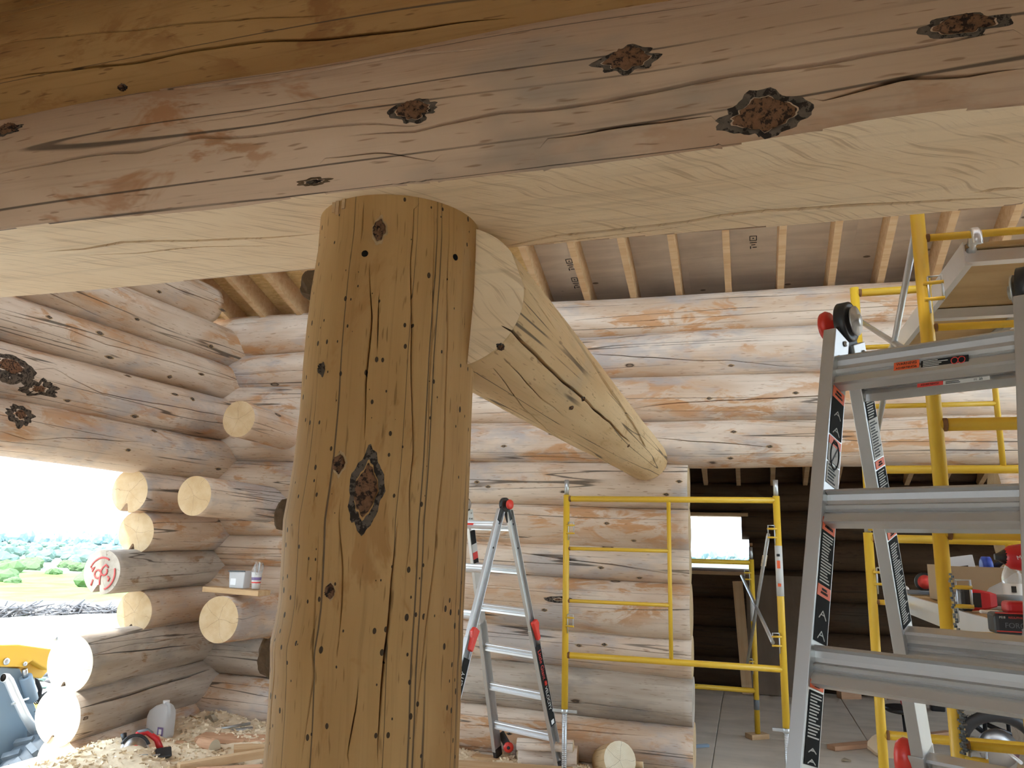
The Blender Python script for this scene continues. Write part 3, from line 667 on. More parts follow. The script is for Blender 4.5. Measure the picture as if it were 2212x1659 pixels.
for p in ((787, 548), (985, 555)):
    s, t = colm.find(*p); c = colm.surf(s, t); nr = unit(c-np.array((-.9, 1.82, c[2])))
    MB().lathe([(.0075, -.01), (.0085, .0012), (.0075, .0016), (.0, .0014)], c, frame(c, c+nr)[[1, 2, 0]], 16, cap=False).build('bolt_hole', 'hole', colm.o)
for i, (p, r) in enumerate((((664, 612), .042), ((608, 1112), .040), ((574, 1415), .046))):
    P_ = at(*p, Y=1.74); m = MB(); rg = np.random.RandomState(70+i); rings = []
    ax = unit((-.9, -.15, .1)); A = frame(P_, P_+ax)
    for h, q in ((-.03, 1.1), (-.012, 1.0), (.004, .9), (.012, .7), (.014, .3)):
        rings.append([P_+ax*h+A[1]*r*.55*q*math.cos(t)*(1+.16*rg.randn())+A[2]*r*q*math.sin(t)*(1+.10*rg.randn()) for t in np.linspace(0, 6.283, 14, endpoint=False)])
    m.loft(rings, 0, False); m.build('knot', 'bark', colm.o)
# torn flake at the column top
m = MB(); c = colm.surf(2.40, colm.find(735, 450)[1], .004); A = frame(c, c+np.array((0, 0, 1)))
for k in range(3):
    s_, t_ = colm.find(724+k*9, 445); c = colm.surf(2.39, t_, .002)
    m.box(c+np.array((0, 0, .02)), (.009, .005, .045+.02*(k % 2)), None)
m.build('torn_flake', 'lumber', colm.o)
# tie log from the column to the back wall
tie = make_log('tie_log', (-.735, 1.72, 2.235), (-.72, 5.99, 2.255), .203, .165, ['tie_log', 'sawn_face'], 33, (.55, -.1, -.8),
    cracks=[([(1060, 680), (1110, 720), (1150, 760), (1200, 810), (1260, 862), (1310, 905), (1360, 955)], .010, .06), ([(1125, 560), (1180, 640), (1240, 725), (1300, 815), (1360, 905), (1395, 965)], .022, .09),
            ([(1090, 780), (1160, 850), (1220, 900)], .004, .03), ([(1060, 790), (1140, 890), (1230, 960)], .004, .03), ([(1150, 640), (1200, 710)], .004, .03), ([(1200, 930), (1280, 960), (1330, 1000)], .003, .02)],
    nrand=0, step=.03, nt=90, rough=.007, wob=.004)
tag(tie.o, 'pale tie log running from behind the column to the back wall', 'beam')
for i, p in enumerate([(1080, 752), (1260, 862), (1235, 880), (1358, 962)]): knot(tie, p, ls=.03, lt=.012, core=.5, seed=80+i, hgt=.004)
# trimmed end of the tie log: an oblique saw cut beside the column
A_ = np.array((-.60, 1.835, 2.24)); pn = unit((.10, -1, .08))
bm = bmesh.new(); bm.from_mesh(tie.o.data); bmesh.ops.remove_doubles(bm, verts=bm.verts[:], dist=1e-5); oo = np.array(ORG[tie.o.name])
rs_ = bmesh.ops.bisect_plane(bm, geom=bm.verts[:]+bm.edges[:]+bm.faces[:], plane_co=Vector(A_-oo), plane_no=Vector(pn), clear_outer=True)
fc = bmesh.ops.triangle_fill(bm, edges=[e for e in rs_['geom_cut'] if isinstance(e, bmesh.types.BMEdge)], use_beauty=True)
for f in fc['geom']:
    if isinstance(f, bmesh.types.BMFace):
        f.material_index = 1; f.smooth = False
        for lp in f.loops: lp[bm.loops.layers.uv.active].uv = (lp.vert.co.x, lp.vert.co.z)
bm.to_mesh(tie.o.data); bm.free()
# ================================================================== unseen walls added to shade the camera side; then the top beam log
shell = structure('shade_wall_front', (0, -3.2, 0))
for k in range(11):
    segs = [(-4.8, -1.6), (.6, 5.0)] if k < 7 else [(-4.8, 5.0)]
    for a, b in segs: make_log('log', (a, -3.2, .17+.34*k), (b, -3.2, .17+.34*k), .178, .178, WM, 700+k, (0, 1, 0), shell, nrand=0, step=.3, nt=20)
shell2 = structure('shade_wall_right', (4.4, -1, 0))
for k in range(11): make_log('log', (4.4, -3.2, .17+.34*k), (4.4, 2.0, .17+.34*k), .178, .178, WM, 730+k, (-1, 0, 0), shell2, nrand=0, step=.3, nt=20)
for k in range(6): make_log('log', (XLW, -3.2, .17+.34*k), (XLW, 1.2, .17+.34*k), .178, .178, WM, 760+k, (1, 0, 0), wall_left, nrand=0, step=.3, nt=20)  # unseen low logs added to keep side light off column and beam
beam3 = make_log('top_beam_log', (-3.6, BY, BZ+HB+.83), (3.4, BY, BZ+HB+.83), .27, .27, ['amber_log', 'log_end'], 16, (0, -1, 0), nrand=1, step=.06, nt=50)
tag(beam3.o, 'dark amber log above the others at the upper left corner', 'beam')

# ================================================================== outside
GZ = -1.45
def tmat(name):
    t = NT(name, 0.95, 0, 0.1)
    geo = t.n('ShaderNodeTexCoord').outputs['Object']; sep = t.n('ShaderNodeSeparateXYZ'); t.link(geo, sep.inputs[0])
    x, y = sep.outputs[0], sep.outputs[1]
    d = t.math('SQRT', t.math('ADD', t.math('MULTIPLY', x, x), t.math('MULTIPLY', y, y)))
    n = t.noise(geo, .05, 4); n2 = t.noise(geo, 1.2, 6, .7)
    dirt = t.mix(t.ss(n2, .42, .66), (.48, .45, .41), (.30, .28, .25))
    dirt = t.mix(t.math('MULTIPLY', t.ss(t.noise(geo, .5, 5, .7), .55, .63), .7), dirt, (.20, .22, .13))
    grass = t.mix(t.ss(t.noise(geo, .25, 4), .35, .65), (.13, .27, .055), (.19, .32, .09))
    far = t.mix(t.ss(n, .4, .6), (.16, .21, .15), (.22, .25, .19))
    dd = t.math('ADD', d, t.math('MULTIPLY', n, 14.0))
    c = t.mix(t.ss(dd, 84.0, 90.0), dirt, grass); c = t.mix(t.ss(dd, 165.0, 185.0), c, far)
    t.color(c); t.bump(n2, .5, .05)
tmat('ground'); plain('leaf_near', (.12, .18, .08), .8, 0, .2, .4, 3); plain('leaf_far', (.15, .22, .18), .8, 0, .2, .35, 1.0); plain('haze_tinted_leaf', (.23, .32, .35), .9, 0, .1, .2, .3)  # distance haze mixed into the paler leaf colours of far bushes and trees
plain('dead_brush', (.20, .19, .19), .9, 0, .1, .3, 2)
N = 150; rr = np.concatenate([np.linspace(0, 60, 90), np.geomspace(61, 3500, 60)]); aa = np.linspace(0, 2*np.pi, 181)
rg = np.random.RandomState(2); wv = [(rg.uniform(.05, .5), rg.uniform(0, 6.28), rg.uniform(0, 6.28)) for _ in range(24)]
def gh(x, y):
    d = np.hypot(x, y); h = GZ-.0*d-np.interp(d, [0, 8, 25, 60, 150, 4000], [0, 0, 1.0, 2.6, 4.5, 5.5])
    for k, a, p in wv: h = h+.05*np.sin(k*(x*math.cos(a)+y*math.sin(a))*2+p)*np.clip((d-9)/10, 0, 1)
    return h
RR, AA = np.meshgrid(rr, aa, indexing='ij'); X = RR*np.cos(AA); Y = RR*np.sin(AA); Z = gh(X, Y)
I = np.arange(X.size).reshape(X.shape)
me = bpy.data.meshes.new('ground'); me.from_pydata(np.stack([X, Y, Z], -1).reshape(-1, 3).tolist(), [], np.stack([I[:-1, :-1], I[1:, :-1], I[1:, 1:], I[:-1, 1:]], -1).reshape(-1, 4).tolist())
me.materials.append(MAT['ground']); me.polygons.foreach_set('use_smooth', np.ones(len(me.polygons), bool))
go = bpy.data.objects.new('ground', me); COL.objects.link(go); tag(go, kind='structure')
def bush_mesh(name, seed, mat, n=7, squat=.7):
    rg = np.random.RandomState(seed); bm = bmesh.new()
    for k in range(n):
        a = rg.uniform(0, 6.28); q = rg.uniform(0, .6); r = rg.uniform(.3, .55)
        M = Matrix.Translation((q*math.cos(a), q*math.sin(a), r*.6+rg.uniform(0, .35)))
        bmesh.ops.create_icosphere(bm, subdivisions=2, radius=r, matrix=M)
    for v in bm.verts: v.co += Vector(rg.uniform(-.07, .07, 3)); v.co.z *= squat
    me = bpy.data.meshes.new(name); bm.to_mesh(me); bm.free(); me.materials.append(MAT[mat]); return me
BM = {k: [bush_mesh('foliage', 10+i, k) for i in range(4)] for k in ('leaf_near', 'leaf_far', 'haze_tinted_leaf')}
_SPOTS = []
def bush(px, dist, size, matn, label, group, tall=1.0):
    for _try in range(12):
        d = CF+CR*(px-W/2)/FPX-CU*(1150-H/2)/FPX; d = d[:2]/np.hypot(*d[:2])
        if all(math.hypot(d[0]*dist-q[0], d[1]*dist-q[1]) > (size+q[2])*1.02 for q in _SPOTS): break
        dist *= 1.03; px += random.uniform(-6, 6)
    _SPOTS.append((d[0]*dist, d[1]*dist, size))
    d = CF+CR*(px-W/2)/FPX-CU*(1150-H/2)/FPX; d = d[:2]/np.hypot(*d[:2]); x, y = d*dist
    z = float(gh(np.array(x), np.array(y)))
    o = bpy.data.objects.new('bush' if tall < 1.3 else 'tree', random.choice(BM[matn])); COL.objects.link(o)
    o.location = (x, y, z-.1*size); o.scale = (size, size, size*tall); o.rotation_euler.z = random.uniform(0, 6)
    tag(o, label, 'bush' if tall < 1.3 else 'tree', group); return o
for k, (px, dist, size) in enumerate([(18, 128, 2.6), (48, 124, 1.5), (205, 116, 2.6), (30, 165, 3.6), (62, 172, 4.2), (95, 168, 3.4), (180, 176, 2.4), (215, 170, 3.0), (2, 180, 3.0), (130, 160, 2.0), (150, 190, 3.0)]):
    bush(px, dist, size, 'leaf_near', 'green bush scattered on the meadow seen through the left opening', 'bushes on the meadow')
random.seed(5)
for k in range(80):
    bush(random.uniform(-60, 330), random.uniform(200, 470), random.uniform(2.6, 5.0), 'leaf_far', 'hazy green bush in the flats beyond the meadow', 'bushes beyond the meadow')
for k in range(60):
    bush(-70+k*7.0+random.uniform(-4, 4), 520+(k % 8)*55, random.uniform(7, 10), 'haze_tinted_leaf', 'bluish tree in the hazy row on the skyline at left', 'trees on the skyline at left', 1.35)
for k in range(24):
    bush(1440+k*9.0+random.uniform(-4, 4), 420+(k % 6)*50, random.uniform(5, 8), 'haze_tinted_leaf', 'bluish tree in the hazy row seen through the small window', 'trees seen through the window', 1.35)
bush(1608, 36, 1.5, 'leaf_near', 'green leafy tree outside the small window, at its right edge', None, 1.8)
# heaps of cleared brush
def brush_heap(px, dist, w, h, n, label, seed):
    d = CF+CR*(px-W/2)/FPX-CU*(1150-H/2)/FPX; d = d[:2]/np.hypot(*d[:2]); x, y = d*dist; z = float(gh(np.array(x), np.array(y))); rg = np.random.RandomState(seed); m = MB(); side = np.array((d[1], -d[0]))
    for k in range(n):
        q = rg.uniform(-1, 1)*w; hh = h*max(0, 1-abs(q)/w)*rg.uniform(.1, 1); c = np.array((x+side[0]*q+rg.uniform(-1, 1), y+side[1]*q+rg.uniform(-1, 1), z+hh*.6)); a = unit(rg.normal(0, 1, 3)*np.array((1, 1, .35)))
        l = rg.uniform(.3, .9); m.tube([c-a*l, c+a*l], rg.uniform(.02, .07), 4)
    tag(m.build('brush_heap', 'dead_brush', None, loc=(x, y, z)), label, 'brush', kind='stuff')
brush_heap(120, 68, 14, 1.5, 900, 'long grey windrow of cleared brush below the meadow', 1)
brush_heap(100, 26, 1.6, .45, 140, 'small heap of twigs on the pale dirt', 2)
rg = np.random.RandomState(9)
for k in range(60):
    px = rg.uniform(0, 260); dist = rg.uniform(14, 40); d = CF+CR*(px-W/2)/FPX-CU*(1150-H/2)/FPX; d = d[:2]/np.hypot(*d[:2]); x, y = d*dist
    o = bpy.data.objects.new('weed_tuft', BM['leaf_far'][k % 4]); COL.objects.link(o); s_ = rg.uniform(.10, .28); o.location = (x, y, float(gh(np.array(x), np.array(y)))); o.scale = (s_, s_, s_*.7)
    tag(o, 'low weed tuft on the pale cleared dirt at left', 'weed', 'weed tufts on the dirt')
# ================================================================== ladders
def extr(mb, poly, a, b, xd, yd, mi=0):
    a = np.array(a, float); b = np.array(b, float)
    mb.loft([[p+xd*u+yd*v for u, v in poly] for p in (a, b)], mi); return mb
def channel(w, d, t=.0045):   # C section: web at u=0, flanges reach u=w, depth d across v
    q = t if w > 0 else -t
    return [(0, -d/2), (w, -d/2), (w, -d/2+t), (q, -d/2+t), (q, d/2-t), (w, d/2-t), (w, d/2), (0, d/2)]
RUNG = [(0, .006), (.003, .030), (.010, .034), (.016, .026), (.030, .023), (.040, .023), (.046, .031), (.054, .026), (.058, .030), (.062, .026), (.066, .031), (.070, .034), (.090, .038), (.093, .030), (.093, 0.0), (0, 0.0)]
def side(o, A, B, R, w):
    """axes of one ladder side: along the rail, across to the other rail, outward normal"""
    k = unit(B-A); r = unit(R-k*(R @ k)); n = np.cross(k, r); return k, r, n
def ladder(name, label, TL, TR, FL, FR, RL, RR, rungs_f, rungs_r, gap, rw=.028, rd=.070, rung_scale=1.0, lower=None):
    root = thing(name, label, 'ladder', tuple((FL+FR+RL+RR)/4))
    rdir_ = unit(TR-TL); zt = np.array((0, 0, 1.0)); sd_ = unit(np.cross(zt, rdir_)); 
    sd_ = sd_ if (RL-FL) @ sd_ > 0 else -sd_
    info = {}
    for nm, (tl, tr, bl, br), sg, rungs in (('f', (TL-sd_*gap/2, TR-sd_*gap/2, FL, FR), -1, rungs_f), ('r', (TL+sd_*gap/2, TR+sd_*gap/2, RL, RR), 1, rungs_r)):
        kl = unit(bl-tl); kr = unit(br-tr); n = unit(np.cross(kl, rdir_)); n = n if n @ sd_*sg > 0 else -n
        Ll = np.linalg.norm(bl-tl); Lr = np.linalg.norm(br-tr)
        for (t, b, k, inn) in ((tl, bl, kl, rdir_), (tr, br, kr, -rdir_)):
            m = MB(); extr(m, channel(-rw, rd), t+k*.055, b-k*.04, inn, n); m.build('rail', 'alu', root, bevel=.0015)
            # hollow side closed by the inner web: rungs meet it
            mf = MB(); extr(mf, [(-rw-.003, -rd/2-.003), (.004, -rd/2-.003), (.004, rd/2+.003), (-rw-.003, rd/2+.003)], b-k*.07, b, inn, n); mf.build('foot', 'black_plastic', root, bevel=.003)
        for s in rungs:
            a = tl+kl*s; b = tr+kr*s*(Lr/Ll)
            m = MB(); x_ = kl; sc_ = rung_scale
            fn = n if nm == 'f' else -n; extr(m, [(u*sc_*.80-.045*sc_, (v-.010)*sc_) for u, v in RUNG], a, b, x_, fn); m.build('rung', 'alu' if rung_scale == 1.0 else 'alu_bright', root)
        info[nm] = (tl, tr, kl, kr, n, Ll, Lr)
    for t, out in ((TL, -rdir_), (TR, rdir_)):
        hg = MB(); c = t+np.array((0, 0, -.012)); A = np.array([sd_, zt, out])
        prof = [(.044, -.012), (.044, .006)]
        hg.lathe([(.040, -.016), (.046, -.014), (.046, .008), (.040, .010)], c+out*.012, np.array([sd_, zt, out]), 28)
        h = hg.build('hinge', 'black_plastic', root)
        dm = MB(); dm.lathe([(.034, -.0), (.034, .004), (.014, .006), (.014, .012), (0.001, .012)], c-out*.010, np.array([sd_, zt, -out]), 24); dm.build('hinge_disc', 'alu', h)
        lg = MB()
        for q, kk in ((-1, info['f'][2]), (1, info['r'][2])):
            st = t+sd_*q*gap/2
            lg.bar(c+kk*.0+out*.012, st+kk*.125+out*.012, .010, .052, sd_)
        lg.build('hinge_strap', 'black_plastic', h)
        rv = MB()
        for q, kk in ((-1, info['f'][2]), (1, info['r'][2])):
            for d_, e in ((.075, .012), (.115, .012), (.115, -.012)): rv.lathe([(.0065, 0), (.006, .003), (.003, .005), (0.0005, .005)], t+sd_*q*gap/2+kk*d_+sd_*e-out*.001, np.array([sd_, zt, -out]), 10)
        rv.build('rivet', 'steel', h)
        kb = MB(); kb.lathe([(.010, .016), (.012, .030), (.030, .032), (.034, .040), (.031, .050), (.015, .054), (0.001, .054)], c+out*.012, np.array([sd_, zt, out]), 20); kb.build('knob', 'red_plastic', h)
    return root, rdir_, sd_, info
def panel(root, c, xd, yd, w, h, mat, t=.0006, name='sticker'):
    n_ = np.cross(xd, yd); return MB().box(c, (w, h, t), (xd, yd, n_)).build(name, mat, root)
def print_lines(parent, c, xd, yd, w, h, n, mat, rng):
    n_ = np.cross(xd, yd); m = MB()
    for i in range(n):
        l = w*rng.uniform(.55, 1.0); m.box(c+yd*(h/2-h*(i+.5)/n)+xd*(l-w)/2+n_*.0007, (l, h/n*.45, .0004), (xd, yd, n_))
    return m.build('print_lines', mat, parent)
TL = np.array((.243, 1.822, 2.119)); TR = np.array((.535, 1.663, 2.119))
FL = np.array((-.083, 1.261, FZ)); FR = np.array((.222, 1.095, FZ)); RL = np.array((.540, 2.456, FZ)); RR = np.array((.90, 2.27, FZ))
lad, lrd, lsd, li = ladder('folding_ladder', 'large aluminium folding ladder standing open at the right', TL, TR, FL, FR, RL, RR, [.16+.305*i for i in range(7)], [.16+.305*i for i in range(7)], .062)
tl, tr, kl, kr, nf, Ll, Lr = li['f']
lr_ = random.Random(4)
# stickers down the inside of the front left rail
def rail_s(py, t0, k):
    best = min((abs(proj(t0+k*s)[1]-py), s) for s in np.linspace(0, 2.2, 600)); return best[1]
def rail_stickers(t0, k, n, spans):
    yd = -k; xd = unit(np.cross(yd, lrd)); xd = xd
    if np.cross(xd, yd) @ lrd < 0: xd = -xd
    for (y0, y1, kind) in spans:
        s0, s1 = rail_s(y0, t0, k), rail_s(y1, t0, k); c = t0+k*(s0+s1)/2+lrd*.0012; h = abs(s1-s0); w = .056
        if kind == 'o':
            p = panel(lad, c, xd, yd, w, h, 'sticker_orange'); text_mesh('lettering', 'WARNING\nADVERTENCIA', h*.30, c+lrd*.0006, xd, yd, 'ink', p, sx=.7)
        elif kind == 'b':
            p = panel(lad, c, xd, yd, w, h, 'sticker_black'); print_lines(p, c, xd, yd, w*.86, h*.92, max(6, int(h/.006)), 'sticker_white', lr_)
        elif kind == 'd':
            p = panel(lad, c, xd, yd, w, h, 'sticker_black'); m = MB(); n_ = lrd
            for q in (-1, 1):
                for g in (-.25, .2): m.bar(c+yd*h*g+n_*.0008, c+yd*h*(g-.18)+xd*q*w*.28+n_*.0008, .002, .0006, n_); m.bar(c+yd*h*(g-.09)-xd*w*.14+n_*.0008, c+yd*h*(g-.09)+xd*w*.14+n_*.0008, .002, .0006, n_)
            m.build('ladder_drawing', 'sticker_white', p)
        elif kind == 'w':
            p = panel(lad, c, xd, yd, w, h, 'sticker_white'); m = MB(); R_ = w*.34
            m.tube([c+lrd*.0008+xd*R_*math.cos(a)+yd*R_*1.6*math.sin(a) for a in np.linspace(0, 6.283, 24)], .0016, 5); m.bar(c+lrd*.001-xd*R_*.7-yd*R_*1.1, c+lrd*.001+xd*R_*.7+yd*R_*1.1, .003, .0006, lrd); m.build('pictogram', 'ink', p)
        elif kind == 't':
            p = panel(lad, c, xd, yd, w, h, 'sticker_white'); print_lines(p, c, xd, yd, w*.86, h*.92, max(5, int(h/.007)), 'ink', lr_)
rail_stickers(tl, kl, nf, [(842, 866, 'o'), (867, 946, 'd'), (948, 966, 'o'), (968, 1004, 'w'), (1006, 1048, 't'), (1126, 1152, 'o'), (1153, 1266, 'b'), (1268, 1292, 'o'), (1293, 1388, 'd'), (1474, 1492, 'o'), (1493, 1600, 'b'), (1601, 1656, 'd')])
tl2, tr2, kl2, kr2, nr2, Ll2, Lr2 = li['r']
rail_stickers(tl2, kl2, nr2, [(858, 905, 'b'), (906, 990, 't'), (992, 1010, 'o'), (1012, 1062, 'b'), (1142, 1160, 'o'), (1162, 1350, 'b')])
# stickers on the top rung
ru = unit(tr-tl); c0 = tl+kl*.16; rn = nf
def rung_pt(px, py, lift):
    d = CF+CR*(px-W/2)/FPX-CU*(py-H/2)/FPX; q = c0+rn*lift; t = ((q-CAM) @ rn)/(d @ rn); return CAM+d*t
cA = rung_pt(1958, 789, .0250); cB = rung_pt(2040, 782, .0250); yd = -kl
p = panel(lad, cA, ru, yd, .048, .018, 'sticker_orange'); text_mesh('lettering', 'WARNING', .008, cA+rn*.0006+yd*.004, ru, yd, 'ink', p); text_mesh('lettering', 'ADVERTENCIA', .006, cA+rn*.0006-yd*.005, ru, yd, 'ink', p)
p = panel(lad, cB, ru, yd, .084, .018, 'sticker_black'); print_lines(p, cB-ru*.016, ru, yd, .045, .017, 5, 'sticker_white', lr_)
m = MB()
for q in (.018, .030): m.tube([cB+ru*(q+.006*math.cos(a))+yd*.007*math.sin(a)+rn*.0008 for a in np.linspace(0, 6.283, 16)], .0009, 5)
m.build('pictogram', 'sticker_red', p)
cA = rung_pt(2009, 830, .0295); cB = rung_pt(2087, 822, .0295)
p = panel(lad, cA, ru, yd, .046, .008, 'sticker_red'); text_mesh('lettering', 'ADVERTENCIA', .005, cA+rn*.0006, ru, yd, 'ink', p)
p = panel(lad, cB, ru, yd, .078, .008, 'sticker_white'); text_mesh('lettering', '11  25', .006, cB+rn*.0006+ru*.02, ru, yd, 'ink', p); print_lines(p, cB-ru*.015, ru, yd, .04, .006, 2, 'ink', lr_)
# red rock lock low on the rear rail
s_ = rail_s(1648, tl2, kl2); c = tl2+kl2*s_-lrd*.045+nr2*(-.01); m = MB(); A = np.array([unit(np.cross(kl2, -lrd)), -kl2, -lrd])
m.lathe([(.001, -.022), (.026, -.02), (.038, -.008), (.040, .008), (.034, .02), (.001, .024)], c, A, 20); m.v = [tuple(np.array(q)-kl2*0+kl2*((np.array(q)-c) @ kl2)*.35) for q in m.v]; m.build('lock', 'red_plastic', lad)
extr(MB(), channel(-.034, .078), tl2+kl2*(s_-.03), RL-kl2*.02, lrd, nr2).build('outer_rail', 'alu', lad, bevel=.0015)

# second ladder, by the back wall
N_ = np.array((-1.557, 5.0, 1.86)); Fh = np.array((-1.87, 5.13, 1.865))
nR = np.array((-1.325, 5.72, FZ)); fR = np.array((-1.79, 5.80, FZ+.03)); nL = np.array((-1.76, 4.26, FZ)); fL = np.array((-2.20, 4.45, FZ))
lad2, l2rd, l2sd, l2 = ladder('folding_ladder', 'smaller aluminium folding ladder with red locks against the log wall behind the column', Fh, N_, fL, nL, fR, nR, [.17+.30*i for i in range(6)], [.17+.30*i for i in range(6)], .05, rw=.026, rd=.062, rung_scale=.72)
for key in ('f', 'r'):
    tl, tr, kl, kr, n, a_, b_ = l2[key]
    # wider outer rail section over the lower half, its lock and lettering
    for t0, k, inn, L_ in ((tr, kr, -l2rd, b_), (tl, kl, l2rd, a_)):
        extr(MB(), channel(-.032, .074), t0+k*(L_*.46), t0+k*(L_-.05), inn, n).build('outer_rail', 'alu', lad2, bevel=.0015)
        m = MB(); c = t0+k*(L_*.45)-inn*.045
        m.prism([(-.03, .04), (.02, .05), (.035, .02), (.02, -.02), (.018, -.09), (-.012, -.095), (-.02, -.02)], c, np.array([n, -k, np.cross(n, -k)]), .03); m.build('lock', 'red_plastic', lad2, bevel=.006)
        m = MB(); m.box(t0+k*(L_*.66)-inn*.036, (.02, .03, .016), np.array([n, -k, inn])); m.build('latch', 'red_plastic', lad2, bevel=.003)
    t0, k = tr, kr; out = l2rd
    sA, sB = b_*.52, b_*.82; c = t0+k*(sA+sB)/2+out*.0335
    # lettering reads along the rail, on the outside
    xd = k if key == 'r' else -k; yd = np.cross(out, xd)
    p = MB().box(c, (sB-sA, .055, .001), (xd, yd, out)).build('logo_band', 'sticker_black', lad2)
    red_c = t0+k*(sA+(sB-sA)*(.24 if key == 'r' else .74))+out*.0345; wh_c = t0+k*(sA+(sB-sA)*(.66 if key == 'r' else .28))+out*.0345
    text_mesh('lettering', 'Little Giant', .047, red_c, xd, yd, 'sticker_red', p); text_mesh('lettering', 'VELOCITY', .040, wh_c, xd, yd, 'print_white', p, sx=.95)
    q = t0+k*(sA+(sB-sA)*.955)+out*.0345
    if key == 'r': MB().box(q, (.03, .03, .001), (xd, yd, out)).build('logo_mark', 'print_white', p)
    for e in (.15, .32): MB().lathe([(.007, 0), (.007, .002), (.001, .0025)], t0+k*e+out*.0265, np.array([n, np.cross(out, n), out]), 10).build('rivet', 'black_plastic', lad2)
# wheel on the far foot, stickers on far rail and top rung
c = fR+np.array((.075, -.02, .075)); A = frame(c, c+np.array((.25, -1, 0)))[[1, 2, 0]]
wh = MB().lathe([(.012, -.016), (.034, -.016), (.038, 0), (.034, .016), (.012, .016)], c, A, 20).build('wheel', 'red_plastic', lad2)
MB().lathe([(.006, -.022), (.012, -.02), (.012, .02), (.006, .022)], c, A, 12).build('axle', 'black_plastic', wh)
MB().bar(c+np.array((-.07, .02, .09)), c, .012, .06).build('wheel_bracket', 'black_plastic', lad2, bevel=.004)
tl, tr, kl, kr, n, a_, b_ = l2['f']
c = tl+kl*.17+unit(tr-tl)*.14+n*.026; ru = unit(tr-tl); p = panel(lad2, c, ru, -kl, .07, .014, 'sticker_red')
tl, tr, kl, kr, n, a_, b_ = l2['r']
for s0, s1, mt in ((.20, .30, 'sticker_black'), (.30, .36, 'sticker_white'), (.36, .41, 'sticker_red'), (.41, .50, 'sticker_black')):
    c = tl+kl*(s0+s1)/2+l2rd*.002; panel(lad2, c, unit(np.cross(kl, l2rd)), -kl, .05, s1-s0, mt)

# ================================================================== scaffolds
def sc_lock(root, c, xd, up=np.array((0, 0, 1.0))):      # stud with its wire flip lock
    yd = np.cross(up, xd)
    for dz in (-.028, .028): MB().tube([c+up*dz-xd*.005, c+up*dz+xd*.055], .0065, 8).build('brace_stud', 'scaffold_yellow', root)
    q = c+xd*.030
    MB().tube([q+up*.05-xd*.02, q+up*.05+xd*.02, q-up*.035+xd*.02], .004, 6).build('flip_lock', 'galvanised', root); MB().tube([q+up*.05-xd*.02, q-up*.075-xd*.02], .004, 6).build('flip_lock', 'galvanised', root)
def sc_frame(root, pL, pR, ztop, zlow, zbot, rungs, mid, pin=True, welds=True, r=.0225):
    pL = np.array(pL, float); pR = np.array(pR, float); e = pR-pL
    P = lambda t, z: np.array((*(pL+e*t), z))
    for t in (0, 1):
        MB().tube([P(t, zbot), P(t, ztop+.028)], r, 16).build('post', 'scaffold_yellow', root)
        if pin:
            pn_ = MB().tube([P(t, ztop+.02), P(t, ztop+.135)], r*.72, 12).build('coupling_pin', 'galvanised', root)
    for z in (ztop, zlow): MB().tube([P(0, z), P(1, z)], r*.92, 14).build('bar', 'scaffold_yellow', root)
    MB().tube([P(mid, ztop), P(mid, zlow)], r*.62, 12).build('ladder_post', 'scaffold_yellow', root)
    for z in rungs: MB().tube([P(0, z), P(mid, z)], r*.56, 12).build('rung', 'scaffold_yellow', root)
    if welds:
        u = np.array((*unit(e), 0))
        for z in (ztop, zlow): MB().tube([P(0, z)+u*r*.8, P(0, z)+u*(r+.010)], r*.98, 12).build('weld', 'scaffold_rust', root)
        for z in rungs: MB().tube([P(0, z)+u*r*.8, P(0, z)+u*(r+.008)], r*.62, 10).build('weld', 'scaffold_rust', root)
    return P
def jack(root, x, y, z, hd=(1, 0, 0)):
    j = MB().tube([(x, y, FZ+.01), (x, y, z+.02)], .0165, 14).build('screw_jack', 'galvanised', root)
    m = MB(); hd = np.array(hd, float); c = np.array((x, y, z)); m.box(c, (.17, .014, .020), frame(c, c+hd)); m.lathe([(.024, -.014), (.027, 0), (.024, .014)], c, None, 14); m.build('jack_nut', 'galvanised', j, bevel=.003)
    th = MB(); zz_ = np.arange(FZ+.05, z-.02, .012)
    for q in zz_: th.lathe([(.0165, -.003), (.0185, 0), (.0165, .003)], (x, y, q), None, 10, cap=False)
    th.build('thread', 'galvanised', j); MB().box((x, y, FZ+.006), (.11, .11, .01)).build('base_plate', 'galvanised', j)
S1 = thing('scaffold_frame_set', 'yellow scaffold section straddling the doorway in the log wall', 'scaffold', (-.5, 6.3, FZ))
A0, A1 = (-1.225, 5.45), (.200, 5.45)
P1f = sc_frame(S1, A0, A1, 1.915, .848, .50, [1.567, 1.21], .505, welds=True)
for x in (A0[0], A1[0]): jack(S1, x, 5.45, .485)
P1b = sc_frame(S1, (-1.38, 7.26), (.035, 7.26), 1.475, .41, .07, [1.15, .80], .505)
for z in (1.70, 1.07): sc_lock(S1, np.array((A0[0]+.01, 5.43, z)), np.array((1.0, -.2, 0)))
for z in (1.70, 1.02): sc_lock(S1, np.array((A1[0]-.01, 5.43, z)), np.array((-1.0, -.2, 0)))
for z in (1.36, .62): sc_lock(S1, np.array((.025, 7.24, z)), np.array((-1.0, -.2, 0)))
bA = [((A1[0]-.06, 5.43, 1.69), (-.03, 7.24, .62)), ((A1[0]-.06, 5.43, 1.01), (-.05, 7.24, 1.36))]
for a, b in bA: MB().tube([a, b], .0125, 10).build('cross_brace', 'galvanised', S1)
m = MB()
for k in range(9):
    q = np.array(bA[0][0])+(np.array(bA[0][1])-np.array(bA[0][0]))*(.13+.008*k); m.lathe([(.015, -.003), (.019, 0), (.015, .003)], q, None, 10)
m.build('cord_wrap', 'sawn_face', S1)
MB().tube([(A1[0], 5.45, 1.30), (A1[0], 5.45, 1.62)], .0235, 16).build('label_wrap', 'sticker_white', S1)
